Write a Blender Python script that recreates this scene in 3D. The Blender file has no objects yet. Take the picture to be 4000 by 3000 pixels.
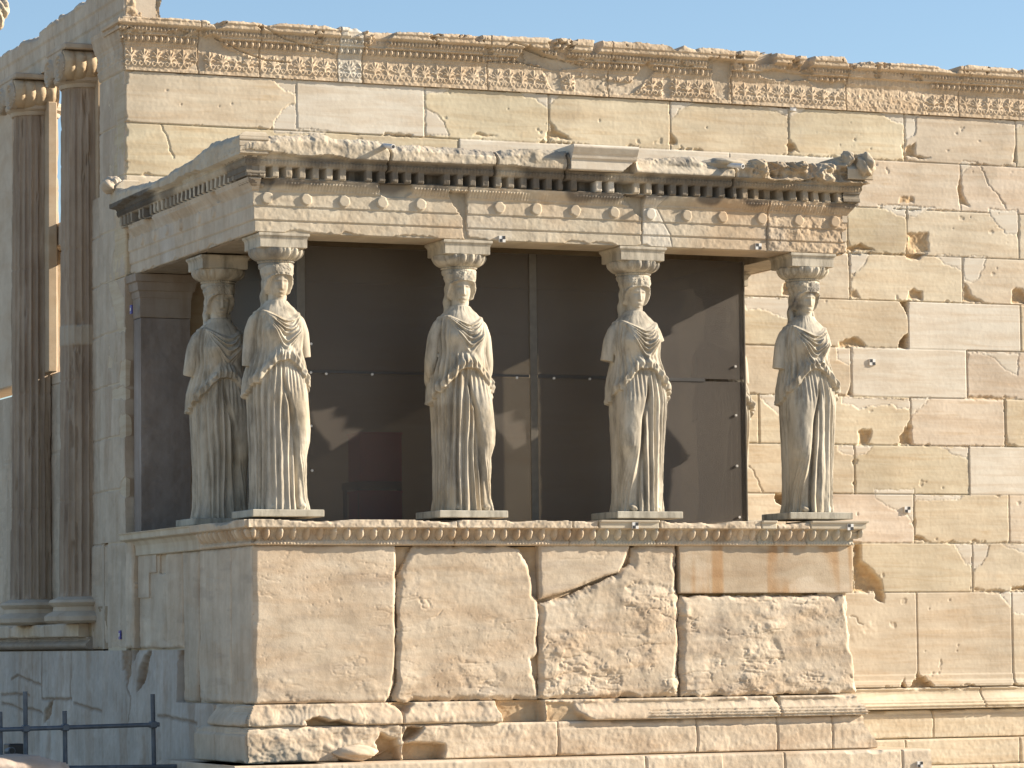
import bpy, math, random
import numpy as np
from mathutils import Vector, Matrix

# ------------------------------------------------------------------ camera, sky, sun, exposure
scene = bpy.context.scene
COL = scene.collection
CAM_F, CAM_YAW, CAM_PITCH, CAM_ROLL = 13525.3, 0.4000281, 0.0752131, -0.0108441   # focal in pixels of a 4000 px wide frame
CAM_C = np.array([-9.06945694, -26.83576287, -3.40366753])
cy, sy, cp, sp = math.cos(CAM_YAW), math.sin(CAM_YAW), math.cos(CAM_PITCH), math.sin(CAM_PITCH)
FWD = np.array([sy*cp, cy*cp, sp]); R0 = np.array([cy, -sy, 0.0]); U0 = np.cross(R0, FWD)
RGT = R0*math.cos(CAM_ROLL)+U0*math.sin(CAM_ROLL); UPV = -R0*math.sin(CAM_ROLL)+U0*math.cos(CAM_ROLL)
cam_d = bpy.data.cameras.new('camera'); cam = bpy.data.objects.new('camera', cam_d); COL.objects.link(cam)
m = Matrix.Identity(4)
for i in range(3):
    m[i][0], m[i][1], m[i][2], m[i][3] = RGT[i], UPV[i], -FWD[i], CAM_C[i]
cam.matrix_world = m
cam_d.sensor_width = 36.0; cam_d.lens = 36.0*CAM_F/4000.0; cam_d.clip_start = 0.5; cam_d.clip_end = 5000
scene.camera = cam

SUN_AZ, SUN_EL = 74.5, 23.5            # azimuth: degrees east of south
world = bpy.data.worlds.new('World'); scene.world = world; world.use_nodes = True
wn = world.node_tree.nodes; wl = world.node_tree.links
bg = wn['Background']; skyt = wn.new('ShaderNodeTexSky'); skyt.sky_type = 'NISHITA'; skyt.sun_disc = False
skyt.sun_elevation = math.radians(SUN_EL); skyt.sun_rotation = math.radians(180.0-SUN_AZ)
skyt.altitude = 150; skyt.air_density = 1.0; skyt.dust_density = 0.35; skyt.ozone_density = 2.2
wl.new(skyt.outputs[0], bg.inputs[0]); bg.inputs[1].default_value = 0.088
sun_d = bpy.data.lights.new('sun', 'SUN'); sun_d.energy = 5.0; sun_d.angle = math.radians(0.5); sun_d.color = (1.0, 0.89, 0.74)
sun = bpy.data.objects.new('sun', sun_d); COL.objects.link(sun)
sdir = Vector((math.sin(math.radians(SUN_AZ))*math.cos(math.radians(SUN_EL)), -math.cos(math.radians(SUN_AZ))*math.cos(math.radians(SUN_EL)), math.sin(math.radians(SUN_EL))))
sun.rotation_euler = sdir.to_track_quat('Z', 'Y').to_euler()
sun.location = sdir*40
scene.view_settings.view_transform = 'Standard'; scene.view_settings.look = 'None'
scene.view_settings.exposure = 0.95; scene.view_settings.gamma = 1.0
scene.cycles.max_bounces = 6; scene.cycles.diffuse_bounces = 4; scene.cycles.transparent_max_bounces = 6

# ------------------------------------------------------------------ measuring: photo point -> point on a real plane of the building
DW = 3.558                               # the cella wall stands this far behind the porch front
def at(x, y, ax, val):
    d = FWD+RGT*(x-2000)/CAM_F-UPV*(y-1500)/CAM_F
    i = 'XYZ'.index(ax); return CAM_C+d*(val-CAM_C[i])/d[i]
CR = {'A': (1300, 0), 'B': (2600, 950), 'C': (2600, 0), 'D': (2600, 1950), 'Z': (0, 0), 'E': (0, 950), 'F': (1300, 1950), 'G': (0, 1950), 'H': (1300, 950)}
def fp(c, x, y): return CR[c][0]+x/1.58, CR[c][1]+y/1.58
def poly_on(c, pts, ax, val):            # outline on the plane; returns (u, z) pairs
    out = []
    for x, y in pts:
        q = at(*fp(c, x, y), ax, val); out.append((q[0] if ax == 'Y' else q[1], q[2]))
    return np.array(out)

# ------------------------------------------------------------------ noise
def _h(ix, iy, s):
    n = (ix.astype(np.int64)*374761393+iy.astype(np.int64)*668265263+s*982451653) & 0xffffffff
    n = ((n ^ (n >> 13))*1274126177) & 0xffffffff
    n = ((n ^ (n >> 16))*2246822519) & 0xffffffff
    return ((n ^ (n >> 15)) & 0xffffff)/float(0xffffff)
def vn(x, y, s=0):
    x = np.asarray(x, float); y = np.asarray(y, float)
    ix = np.floor(x); iy = np.floor(y); fx = x-ix; fy = y-iy
    fx = fx*fx*fx*(fx*(fx*6-15)+10); fy = fy*fy*fy*(fy*(fy*6-15)+10)
    a = _h(ix, iy, s); b = _h(ix+1, iy, s); c = _h(ix, iy+1, s); d = _h(ix+1, iy+1, s)
    return (a+(b-a)*fx)*(1-fy)+(c+(d-c)*fx)*fy
def fbm(x, y, f=1.0, o=4, s=0, g=0.5):   # about -1..1
    t = 0; a = 1.0; n = 0
    for k in range(o):
        t = t+a*(vn(np.asarray(x)*f+17.3*k, np.asarray(y)*f-9.1*k, s+k*13)*2-1); n += a; a *= g; f *= 2.03
    return t/n*1.4
def chips(x, y, f, s=0):                 # facetted, broken-stone relief: sharp shallow steps
    a = fbm(x, y, f, 3, s); b = fbm(x+3.1, y-1.7, f*2.3, 3, s+50)
    q = a*1.6
    st = np.floor(q*2.0); fr = q*2.0-st
    return (st+np.clip((fr-0.72)/0.28, 0, 1))/3.2+0.25*b
def sstep(a, b, x):
    t = np.clip((x-a)/(b-a), 0, 1); return t*t*(3-2*t)
def inside(P, x, y):
    r = np.zeros(np.shape(x), bool); n = len(P)
    for i in range(n):
        x1, y1 = P[i]; x2, y2 = P[(i+1) % n]
        if y1 == y2: continue
        c = ((y1 > y) != (y2 > y)) & (x < (x2-x1)*(y-y1)/(y2-y1)+x1)
        r ^= c
    return r
def pdist(P, x, y):
    d = np.full(np.shape(x), 9.0); n = len(P)
    for i in range(n):
        x1, y1 = P[i]; x2, y2 = P[(i+1) % n]
        dx, dy = x2-x1, y2-y1; L = dx*dx+dy*dy+1e-12
        t = np.clip(((x-x1)*dx+(y-y1)*dy)/L, 0, 1)
        d = np.minimum(d, np.hypot(x-x1-t*dx, y-y1-t*dy))
    return d
def sdist(P, x, y):
    d = pdist(P, x, y); return np.where(inside(P, x, y), d, -d)
def seg(x, y, pts):
    d = np.full(np.shape(x), 9.0)
    for (x1, y1), (x2, y2) in zip(pts[:-1], pts[1:]):
        dx, dy = x2-x1, y2-y1; L = dx*dx+dy*dy+1e-12
        t = np.clip(((x-x1)*dx+(y-y1)*dy)/L, 0, 1)
        d = np.minimum(d, np.hypot(x-x1-t*dx, y-y1-t*dy))
    return d

# ------------------------------------------------------------------ scene objects
def tag(o, label=None, cat=None, group=None, kind=None):
    if label: o['label'] = label
    if cat: o['category'] = cat
    if group: o['group'] = group
    if kind: o['kind'] = kind
    return o
def empty(name, loc, label, cat, group=None):
    o = bpy.data.objects.new(name, None); COL.objects.link(o); o.location = loc
    return tag(o, label, cat, group)
def link(name, me, mat, parent=None, label=None):
    o = bpy.data.objects.new(name, me); COL.objects.link(o)
    if mat: me.materials.append(mat)
    if parent is not None:
        o.parent = parent; o.matrix_parent_inverse = Matrix.Translation(-Vector(parent.location))
    if label: o['label'] = label
    return o
def np_mesh(name, V, quads, cols=None, smooth=True, tris=None):
    me = bpy.data.meshes.new(name); V = np.ascontiguousarray(V, np.float32)
    me.vertices.add(len(V)); me.vertices.foreach_set('co', V.ravel())
    q = np.ascontiguousarray(quads, np.int32).reshape(-1, 4) if quads is not None and len(quads) else np.zeros((0, 4), np.int32)
    t = np.ascontiguousarray(tris, np.int32).reshape(-1, 3) if tris is not None and len(tris) else np.zeros((0, 3), np.int32)
    me.loops.add(q.size+t.size); me.loops.foreach_set('vertex_index', np.concatenate([q.ravel(), t.ravel()]))
    me.polygons.add(len(q)+len(t))
    me.polygons.foreach_set('loop_start', np.concatenate([np.arange(len(q))*4, q.size+np.arange(len(t))*3]).astype(np.int32))
    me.update(calc_edges=True)
    if smooth: me.polygons.foreach_set('use_smooth', np.ones(len(me.polygons), bool))
    if cols is not None: set_col(me, cols)
    return me
def set_col(me, cols):
    c = np.ones((len(me.vertices), 4), np.float32); c[:, :3] = cols
    a = me.color_attributes.new('Col', 'FLOAT_COLOR', 'POINT'); a.data.foreach_set('color', c.ravel())

def relief(name, mat, parent, O, U, V, N, u0, u1, v0, v1, step, fn, depth, label=None, vlines=None):
    """stone face carved as a height field over the plane (O,U,V) with real sides going back by depth; fn(u,v)->height, colour, keep"""
    us = np.arange(u0, u1+step*0.5, step); vs = np.arange(v0, v1+step*0.5, step) if vlines is None else np.asarray(vlines)
    uu, vv = np.meshgrid(us, vs); hh, cc, kk = fn(uu, vv)
    O, U, V, N = (np.array(a, float) for a in (O, U, V, N))
    ny, nx = uu.shape
    P = O+uu[..., None]*U+vv[..., None]*V+hh[..., None]*N
    idx = np.arange(nx*ny).reshape(ny, nx)
    if kk is None: cell = np.ones((ny-1, nx-1), bool)
    else: cell = kk[:-1, :-1] & kk[1:, :-1] & kk[:-1, 1:] & kk[1:, 1:]
    a, b, c, d = idx[:-1, :-1], idx[:-1, 1:], idx[1:, 1:], idx[1:, :-1]
    flip = np.dot(np.cross(U, V), N) < 0
    Q = np.stack([a, b, c, d], -1)[cell]
    pad = np.zeros((ny+1, nx+1), bool); pad[1:-1, 1:-1] = cell
    E = []
    m_ = cell & ~pad[:-2, 1:-1]; E.append(np.stack([b[m_], a[m_]], -1))
    m_ = cell & ~pad[2:, 1:-1]; E.append(np.stack([d[m_], c[m_]], -1))
    m_ = cell & ~pad[1:-1, :-2]; E.append(np.stack([a[m_], d[m_]], -1))
    m_ = cell & ~pad[1:-1, 2:]; E.append(np.stack([c[m_], b[m_]], -1))
    E = np.concatenate(E); ev = np.unique(E); mp = np.zeros(nx*ny, np.int64); mp[ev] = np.arange(len(ev))
    Pf = P.reshape(-1, 3); cf = cc.reshape(-1, 3)
    front = Pf[ev]; back = front-N*(depth+hh.reshape(-1)[ev])[:, None]
    n0 = len(Pf); n1 = n0+len(ev)
    S = np.stack([n0+mp[E[:, 0]], n0+mp[E[:, 1]], n1+mp[E[:, 1]], n1+mp[E[:, 0]]], -1)
    VV = np.concatenate([Pf, front, back]); CC = np.concatenate([cf, cf[ev], cf[ev]]); QQ = np.concatenate([Q, S])
    if flip: QQ = QQ[:, ::-1]
    used = np.zeros(len(VV), bool); used[QQ.ravel()] = True; rm = np.cumsum(used)-1
    me = np_mesh(name, VV[used], rm[QQ], CC[used])
    return link(name, me, mat, parent, label)

class MB:
    def __init__(s): s.v = []; s.f = []
    def add(s, verts, faces):
        n = len(s.v); s.v += [tuple(p) for p in verts]; s.f += [tuple(n+i for i in f) for f in faces]
    def box(s, x0, x1, y0, y1, z0, z1, bev=0.0):
        b = min(bev, (x1-x0)/3, (y1-y0)/3, (z1-z0)/3)
        if b <= 0:
            s.add([(x, y, z) for z in (z0, z1) for y in (y0, y1) for x in (x0, x1)], [(0, 2, 3, 1), (4, 5, 7, 6), (0, 1, 5, 4), (2, 6, 7, 3), (0, 4, 6, 2), (1, 3, 7, 5)]); return
        vs = []; xs, ys, zs = (x0, x1), (y0, y1), (z0, z1)
        for k in range(2):
            for j in range(2):
                for i in range(2):
                    sx, sy_, sz = (1, -1)[i]*b, (1, -1)[j]*b, (1, -1)[k]*b
                    vs += [(xs[i], ys[j]+sy_, zs[k]+sz), (xs[i]+sx, ys[j], zs[k]+sz), (xs[i]+sx, ys[j]+sy_, zs[k])]
        g = lambda i, j, k, a: ((k*2+j)*2+i)*3+a
        F = [(g(0,0,0,0),g(0,0,1,0),g(0,1,1,0),g(0,1,0,0)), (g(1,0,0,0),g(1,1,0,0),g(1,1,1,0),g(1,0,1,0)), (g(0,0,0,1),g(1,0,0,1),g(1,0,1,1),g(0,0,1,1)), (g(0,1,0,1),g(0,1,1,1),g(1,1,1,1),g(1,1,0,1)), (g(0,0,0,2),g(0,1,0,2),g(1,1,0,2),g(1,0,0,2)), (g(0,0,1,2),g(1,0,1,2),g(1,1,1,2),g(0,1,1,2))]
        for j in range(2):
            for k in range(2): F.append((g(0,j,k,1), g(1,j,k,1), g(1,j,k,2), g(0,j,k,2)))
        for i in range(2):
            for k in range(2): F.append((g(i,0,k,0), g(i,1,k,0), g(i,1,k,2), g(i,0,k,2)))
            for j in range(2): F.append((g(i,j,0,0), g(i,j,1,0), g(i,j,1,1), g(i,j,0,1)))
        for i in range(2):
            for j in range(2):
                for k in range(2): F.append((g(i,j,k,0), g(i,j,k,1), g(i,j,k,2)))
        s.add(vs, F)
    def tube(s, p0, p1, r0, r1=None, n=16, caps=True):
        r1 = r0 if r1 is None else r1
        p0, p1 = Vector(p0), Vector(p1); d = (p1-p0).normalized(); a = d.orthogonal().normalized(); b = d.cross(a)
        vs = []
        for p, r in ((p0, r0), (p1, r1)):
            for i in range(n):
                t = 2*math.pi*i/n; vs.append(p+(a*math.cos(t)+b*math.sin(t))*r)
        F = [(i, (i+1) % n, n+(i+1) % n, n+i) for i in range(n)]
        if caps: F += [tuple(range(n-1, -1, -1)), tuple(range(n, 2*n))]
        s.add(vs, F)
    def lathe(s, prof, c=(0, 0, 0), n=48):
        vs = []; k = len(prof)
        for r, z in prof:
            for i in range(n):
                t = 2*math.pi*i/n; vs.append((c[0]+r*math.cos(t), c[1]+r*math.sin(t), c[2]+z))
        F = [(j*n+i, j*n+(i+1) % n, (j+1)*n+(i+1) % n, (j+1)*n+i) for j in range(k-1) for i in range(n)]
        F += [tuple(range(n-1, -1, -1)), tuple(range((k-1)*n, k*n))]
        s.add(vs, F)
    def sqprof(s, prof, cx, cyy, hx, hy):     # square slab with a moulded edge: prof = [(out, z)]
        vs = []
        for o, z in prof:
            vs += [(cx-hx-o, cyy-hy-o, z), (cx+hx+o, cyy-hy-o, z), (cx+hx+o, cyy+hy+o, z), (cx-hx-o, cyy+hy+o, z)]
        k = len(prof)
        F = [(j*4+i, j*4+(i+1) % 4, (j+1)*4+(i+1) % 4, (j+1)*4+i) for j in range(k-1) for i in range(4)]
        F += [(3, 2, 1, 0), tuple(range((k-1)*4, k*4))]
        s.add(vs, F)
    def build(s, name, mat, parent=None, col=None, smooth=False, label=None):
        me = bpy.data.meshes.new(name); me.from_pydata(s.v, [], s.f)
        import bmesh
        bm = bmesh.new(); bm.from_mesh(me); bmesh.ops.recalc_face_normals(bm, faces=bm.faces); bm.to_mesh(me); bm.free()
        if smooth:
            me.polygons.foreach_set('use_smooth', np.ones(len(me.polygons), bool))
            me.set_sharp_from_angle(angle=math.radians(40))
        if col is not None: set_col(me, np.tile(np.array(col, np.float32), (len(me.vertices), 1)))
        return link(name, me, mat, parent, label)

# ------------------------------------------------------------------ materials
def stone_mat(name, veins=(1.2, 1.2, 14.0), amt=0.30, spots=0.25, bump=0.25, bscale=60.0, warm=(0.74, 0.55, 0.36), grime=0.0, rough=0.88):
    mt = bpy.data.materials.new(name); mt.use_nodes = True; nt = mt.node_tree; n = nt.nodes; l = nt.links
    b = n['Principled BSDF']; b.inputs['Roughness'].default_value = rough; b.inputs['Specular IOR Level'].default_value = 0.25
    at_ = n.new('ShaderNodeAttribute'); at_.attribute_name = 'Col'
    tc = n.new('ShaderNodeTexCoord'); mp = n.new('ShaderNodeMapping'); mp.inputs['Scale'].default_value = veins
    l.new(tc.outputs['Object'], mp.inputs[0])
    n1 = n.new('ShaderNodeTexNoise'); n1.inputs['Scale'].default_value = 1.0; n1.inputs['Detail'].default_value = 6; n1.inputs['Roughness'].default_value = 0.62; n1.inputs['Distortion'].default_value = 0.6
    l.new(mp.outputs[0], n1.inputs['Vector'])
    r1 = n.new('ShaderNodeValToRGB'); r1.color_ramp.elements[0].position = 0.42; r1.color_ramp.elements[1].position = 0.72
    r1.color_ramp.elements[0].color = (1.04, 1.04, 1.04, 1); r1.color_ramp.elements[1].color = (warm[0], warm[1], warm[2], 1)
    l.new(n1.outputs['Fac'], r1.inputs[0])
    mx = n.new('ShaderNodeMix'); mx.data_type = 'RGBA'; mx.blend_type = 'MULTIPLY'; mx.inputs['Factor'].default_value = amt
    l.new(at_.outputs['Color'], mx.inputs['A']); l.new(r1.outputs[0], mx.inputs['B'])
    n2 = n.new('ShaderNodeTexNoise'); n2.inputs['Scale'].default_value = 3.2; n2.inputs['Detail'].default_value = 8; n2.inputs['Roughness'].default_value = 0.7
    l.new(tc.outputs['Object'], n2.inputs['Vector'])
    r2 = n.new('ShaderNodeValToRGB'); r2.color_ramp.elements[0].position = 0.35; r2.color_ramp.elements[1].position = 0.68
    r2.color_ramp.elements[0].color = (0.72, 0.68, 0.63, 1); r2.color_ramp.elements[1].color = (1.1, 1.09, 1.07, 1)
    l.new(n2.outputs['Fac'], r2.inputs[0])
    mx2 = n.new('ShaderNodeMix'); mx2.data_type = 'RGBA'; mx2.blend_type = 'MULTIPLY'; mx2.inputs['Factor'].default_value = spots*2
    l.new(mx.outputs['Result'], mx2.inputs['A']); l.new(r2.outputs[0], mx2.inputs['B'])
    out = mx2.outputs['Result']
    if grime > 0:
        n3 = n.new('ShaderNodeTexNoise'); n3.inputs['Scale'].default_value = 1.0; n3.inputs['Detail'].default_value = 7; n3.inputs['Roughness'].default_value = 0.68
        mp3 = n.new('ShaderNodeMapping'); mp3.inputs['Scale'].default_value = (9, 9, 2.2); l.new(tc.outputs['Object'], mp3.inputs[0]); l.new(mp3.outputs[0], n3.inputs['Vector'])
        r3 = n.new('ShaderNodeValToRGB'); r3.color_ramp.elements[0].position = 0.46; r3.color_ramp.elements[1].position = 0.64
        r3.color_ramp.elements[0].color = (1, 1, 1, 1); r3.color_ramp.elements[1].color = (0.27, 0.265, 0.265, 1)
        l.new(n3.outputs['Fac'], r3.inputs[0])
        mx3 = n.new('ShaderNodeMix'); mx3.data_type = 'RGBA'; mx3.blend_type = 'MULTIPLY'; mx3.inputs['Factor'].default_value = grime
        l.new(out, mx3.inputs['A']); l.new(r3.outputs[0], mx3.inputs['B']); out = mx3.outputs['Result']
    l.new(out, b.inputs['Base Color'])
    nb = n.new('ShaderNodeTexNoise'); nb.inputs['Scale'].default_value = bscale; nb.inputs['Detail'].default_value = 6; nb.inputs['Roughness'].default_value = 0.65
    l.new(tc.outputs['Object'], nb.inputs['Vector'])
    bp = n.new('ShaderNodeBump'); bp.inputs['Strength'].default_value = bump; bp.inputs['Distance'].default_value = 0.006
    l.new(nb.outputs['Fac'], bp.inputs['Height']); l.new(bp.outputs[0], b.inputs['Normal'])
    return mt
def plain_mat(name, col, rough=0.5, metal=0.0, nscale=20.0, namt=0.15):
    mt = bpy.data.materials.new(name); mt.use_nodes = True; nt = mt.node_tree; n = nt.nodes; l = nt.links
    b = n['Principled BSDF']; b.inputs['Roughness'].default_value = rough; b.inputs['Metallic'].default_value = metal
    tc = n.new('ShaderNodeTexCoord'); n1 = n.new('ShaderNodeTexNoise'); n1.inputs['Scale'].default_value = nscale; n1.inputs['Detail'].default_value = 5
    l.new(tc.outputs['Object'], n1.inputs['Vector'])
    r = n.new('ShaderNodeValToRGB'); r.color_ramp.elements[0].position = 0.3; r.color_ramp.elements[1].position = 0.7
    r.color_ramp.elements[0].color = tuple(c*(1-namt) for c in col)+(1,); r.color_ramp.elements[1].color = tuple(min(1, c*(1+namt)) for c in col)+(1,)
    l.new(n1.outputs['Fac'], r.inputs[0]); l.new(r.outputs[0], b.inputs['Base Color'])
    return mt
M_WALL = stone_mat('wall_marble', amt=0.42, spots=0.2, bump=0.12, bscale=55)
M_PODIUM = stone_mat('podium_marble', veins=(1.4, 1.4, 7.0), amt=0.5, spots=0.26, bump=0.35, bscale=60, warm=(0.74, 0.58, 0.44))
M_CARVED = stone_mat('carved_marble', veins=(2, 2, 5), amt=0.35, spots=0.25, bump=0.2, bscale=70)
M_SHADE = stone_mat('facade_marble', veins=(6, 6, 0.9), amt=0.4, spots=0.24, bump=0.25, bscale=40, warm=(0.62, 0.48, 0.36))
M_STATUE = stone_mat('statue_marble', veins=(7, 7, 1.4), amt=0.35, spots=0.24, bump=0.25, bscale=80, warm=(0.62, 0.56, 0.48), grime=0.6)
M_CORNICE = stone_mat('cornice_marble', veins=(3, 3, 3), amt=0.3, spots=0.3, bump=0.35, bscale=40, grime=0.25)
OLD = np.array([.62, .54, .41]); NEW = np.array([.64, .59, .50]); POD = np.array([.60, .505, .385]); OCH = np.array([.50, .345, .18])
GRY = np.array([.54, .475, .37]); STA = np.array([.57, .515, .415])
def tint(shape, c): return np.ones(shape+(3,))*np.asarray(c)
def mixc(C, c, w): return C*(1-w[..., None])+np.asarray(c)*w[..., None]
# ------------------------------------------------------------------ cella wall (south face), course by course
def pj(p):
    d = np.array(p, float)-CAM_C; z = d@FWD; return 2000+CAM_F*(d@RGT)/z, 1500-CAM_F*(d@UPV)/z
ZC = [1.905, 1.42, .935, .467, 0.0, -.479, -.967, -1.453, -1.942, -2.429, -2.921, -3.868]
JX = [[1157, 1658, 2144, 2618, 3082, 3534, 3969], [1794, 2850, 3345, 3752], [2400, 2870, 3310, 3543, 3980], [2870, 3320, 3761],
      [3092, 3549, 3986], [2905, 3326, 3777], [2965, 3557], [3339, 3787], [3071, 3571], [3330, 3799], [3583]]
NEWB = {(0, 1), (1, 1), (1, 2), (4, 2), (5, 2), (5, 4), (7, 2)}
XR = 10.6
def xat(x, z):                           # photo column x at height z on the wall plane -> X
    lo, hi = -1.0, 12.0
    for _ in range(40):
        mid = (lo+hi)/2
        if pj((mid, DW, z))[0] < x: lo = mid
        else: hi = mid
    return lo
BLK = []
for i in range(11):
    zt, zb = ZC[i], ZC[i+1]
    js = [-.045]+[xat(x, (zt+zb)/2) for x in JX[i]]
    while js[-1] < XR-1.3: js.append(js[-1]+1.1)
    js.append(XR)
    for k in range(len(js)-1): BLK.append((js[k], js[k+1], zb, zt, 'new' if (i, k) in NEWB else 'old', i*31+k*7))
CAV = [('B', [(720,325),(722,255),(740,232),(790,235),(805,325)], .07), ('B', [(1490,348),(1500,290),(1540,278),(1585,300),(1587,350)], .06), ('B', [(2135,372),(2140,290),(2165,272),(2212,280),(2240,330),(2230,378)], .07),
       ('B', [(1440,350),(1470,395),(1495,460),(1500,352)], .16), ('B', [(1500,650),(1498,545),(1470,570),(1440,610),(1440,650)], .16), ('B', [(1065,640),(1070,605),(1120,590),(1160,575),(1200,590),(1250,640)], .06),
       ('B', [(1188,1243),(1187,1160),(1215,1145),(1270,1150),(1272,1190),(1250,1243)], .045), ('B', [(1440,1247),(1450,1180),(1490,1120),(1515,1080),(1525,1245)], .07), ('B', [(670,1545),(680,1590),(750,1655),(790,1640),(790,1545)], .22),
       ('B', [(1130,340),(1140,290),(1175,290),(1210,340)], .03), ('B', [(1840,365),(1842,240),(1870,270),(1900,330),(1990,372)], .06), ('B', [(1480,60),(1490,95),(1560,110),(1620,62)], .09), ('B', [(1860,965),(1868,940),(2170,945),(2172,965),(2020,972)], .03),
       ('B', [(660,930),(690,918),(750,925),(760,935)], .04), ('B', [(1120,940),(1140,880),(1150,880),(1152,943)], .06), ('B', [(1145,1345),(1160,1335),(1170,1370),(1155,1375)], .04),
       ('C', [(1490,1430),(1620,1430),(1630,1560),(1500,1570)], .035), ('C', [(1110,1530),(1200,1505),(1300,1548),(1120,1550)], .07), ('C', [(1480,960),(1480,900),(1545,880),(1540,965)], .05), ('C', [(762,935),(765,860),(790,880),(820,935)], .07),
       ('C', [(1430,1255),(1450,1205),(1530,1215),(1540,1260)], .02), ('C', [(1480,945),(1560,958),(1640,975),(1600,982),(1480,960)], .08), ('C', [(2140,1005),(2150,950),(2164,900),(2168,1005)], .05), ('C', [(1812,1265),(1800,1150),(1822,1050),(1832,1180),(1880,1275)], .05), ('C', [(1465,965),(1455,900),(1475,880),(1477,965)], .04),
       ('C', [(24,890),(30,800),(75,880),(60,900)], .05),
       ('A', [(1335,850),(1340,740),(1375,790),(1450,840),(1470,865),(1240,855)], .06), ('A', [(320,835),(325,818),(500,830),(480,845)], .1), ('A', [(2087,892),(2090,830),(2120,850),(2125,895)], .04), ('A', [(840,838),(900,815),(1020,840),(980,850)], .025),
       ('D', [(1165,572),(1160,280),(1205,280),(1215,390),(1280,440),(1330,500),(1350,572),(1350,640),(1290,620),(1290,578)], .10), ('D', [(1485,1176),(1555,1090),(1590,1095),(1660,1168)], .07), ('D', [(1425,1172),(1470,1100),(1480,1172)], .05), ('D', [(1535,260),(1540,215),(1640,265)], .05), ('D', [(1870,268),(1900,245),(1975,262)], .03), ('D', [(1895,572),(1910,545),(2000,565)], .03), ('D', [(2130,568),(2140,540),(2240,530),(2240,572)], .06),
       ('D', [(2110,1172),(2140,1130),(2180,1150),(2240,1140),(2240,1172)], .05)]
INF = [('Z', [(1690,470),(1700,510),(1760,555),(1825,590),(1832,475)]), ('Z', [(1690,815),(1695,750),(1740,680),(1800,645),(1828,640),(1832,795),(1960,800),(2040,810),(2000,830),(1700,822)]),
       ('A', [(572,520),(770,530),(680,570),(572,580)]), ('A', [(572,665),(640,700),(690,760),(720,832),(572,830)]), ('A', [(1140,548),(1180,590),(1250,600),(1300,650),(1337,675),(1337,560)]), ('A', [(1337,560),(1420,563),(1390,600),(1345,640),(1337,650)]), ('A', [(2085,600),(2230,610),(2230,640),(2140,680),(2110,720),(2085,735)]),
       ('C', [(480,625),(760,640),(760,715),(700,695),(640,670),(560,655)]), ('C', [(762,640),(915,648),(840,690),(770,715)]), ('C', [(1250,665),(1475,680),(1475,765),(1400,750),(1340,700)]), ('C', [(1475,680),(1600,690),(1545,730),(1545,820),(1490,860),(1476,860)]),
       ('C', [(1975,710),(2160,722),(2160,768),(2060,755),(2010,740)]), ('C', [(2163,722),(2240,724),(2225,770),(2163,795)]), ('C', [(1822,990),(1930,1000),(1880,1030),(1840,1060),(1822,1090)]), ('C', [(1305,1260),(1490,1270),(1488,1340),(1420,1325),(1360,1290)]), ('C', [(1490,1270),(1660,1280),(1600,1300),(1540,1335),(1490,1335)]), ('C', [(2000,1290),(2180,1300),(2180,1440),(2110,1450),(2060,1400),(2010,1330)]),
       ('B', [(1137,50),(1265,55),(1230,120),(1190,170),(1137,195)]), ('B', [(1665,70),(1838,80),(1838,180),(1790,145),(1720,130),(1690,95)]), ('B', [(1840,80),(1980,82),(1960,160),(1930,220),(1890,245),(1850,225),(1840,185)]), ('B', [(490,330),(778,340),(778,470),(720,460),(650,430),(580,405),(490,410)]), ('B', [(778,340),(850,345),(820,370),(778,375)]),
       ('B', [(1060,645),(1150,650),(1150,755),(1100,740),(1060,720)]), ('B', [(1940,672),(2180,680),(2175,820),(2100,780),(2030,710)]), ('B', [(575,935),(755,935),(775,1100),(720,1080),(650,1010),(590,960)]), ('B', [(1090,950),(1512,960),(1510,1025),(1440,1020),(1390,990),(1280,1005),(1190,1020),(1150,1000),(1090,985)]), ('B', [(1515,955),(1635,955),(1590,1000),(1550,1040),(1515,1070)]),
       ('B', [(1065,1248),(1168,1250),(1168,1312),(1110,1300),(1065,1280)]), ('B', [(1168,1250),(1275,1252),(1250,1290),(1200,1310),(1168,1312)]), ('B', [(1690,1255),(1872,1262),(1870,1325),(1780,1310),(1720,1270)]), ('B', [(1535,1550),(1840,1560),(1800,1580),(1535,1590)]),
       ('D', [(1290,-60),(1534,-60),(1534,150),(1490,100),(1420,70),(1350,30),(1300,0)]), ('D', [(1780,275),(1895,278),(1893,420),(1850,390),(1810,330)]), ('D', [(1895,278),(2000,280),(1985,350),(1950,400),(1900,440),(1895,420)]), ('D', [(2080,280),(2240,280),(2240,340),(2150,310)]), ('D', [(2060,575),(2240,575),(2240,715),(2150,700),(2110,640)])]
CAVP = [(poly_on(c, p, 'Y', DW), d) for c, p, d in CAV]
INFP = [poly_on(c, p, 'Y', DW) for c, p in INF]
CRK = [poly_on(c, p, 'Y', DW) for c, p in [('Z', [(1000,770),(1030,850),(1050,920),(1075,975)]), ('C', [(1925,1005),(1965,1060),(1990,1130),(2040,1190),(2075,1240),(2100,1285)]), ('B', [(515,1370),(545,1410),(570,1460),(598,1535)]), ('D', [(1140,720),(1170,725),(1195,760),(1220,768)])]]
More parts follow.
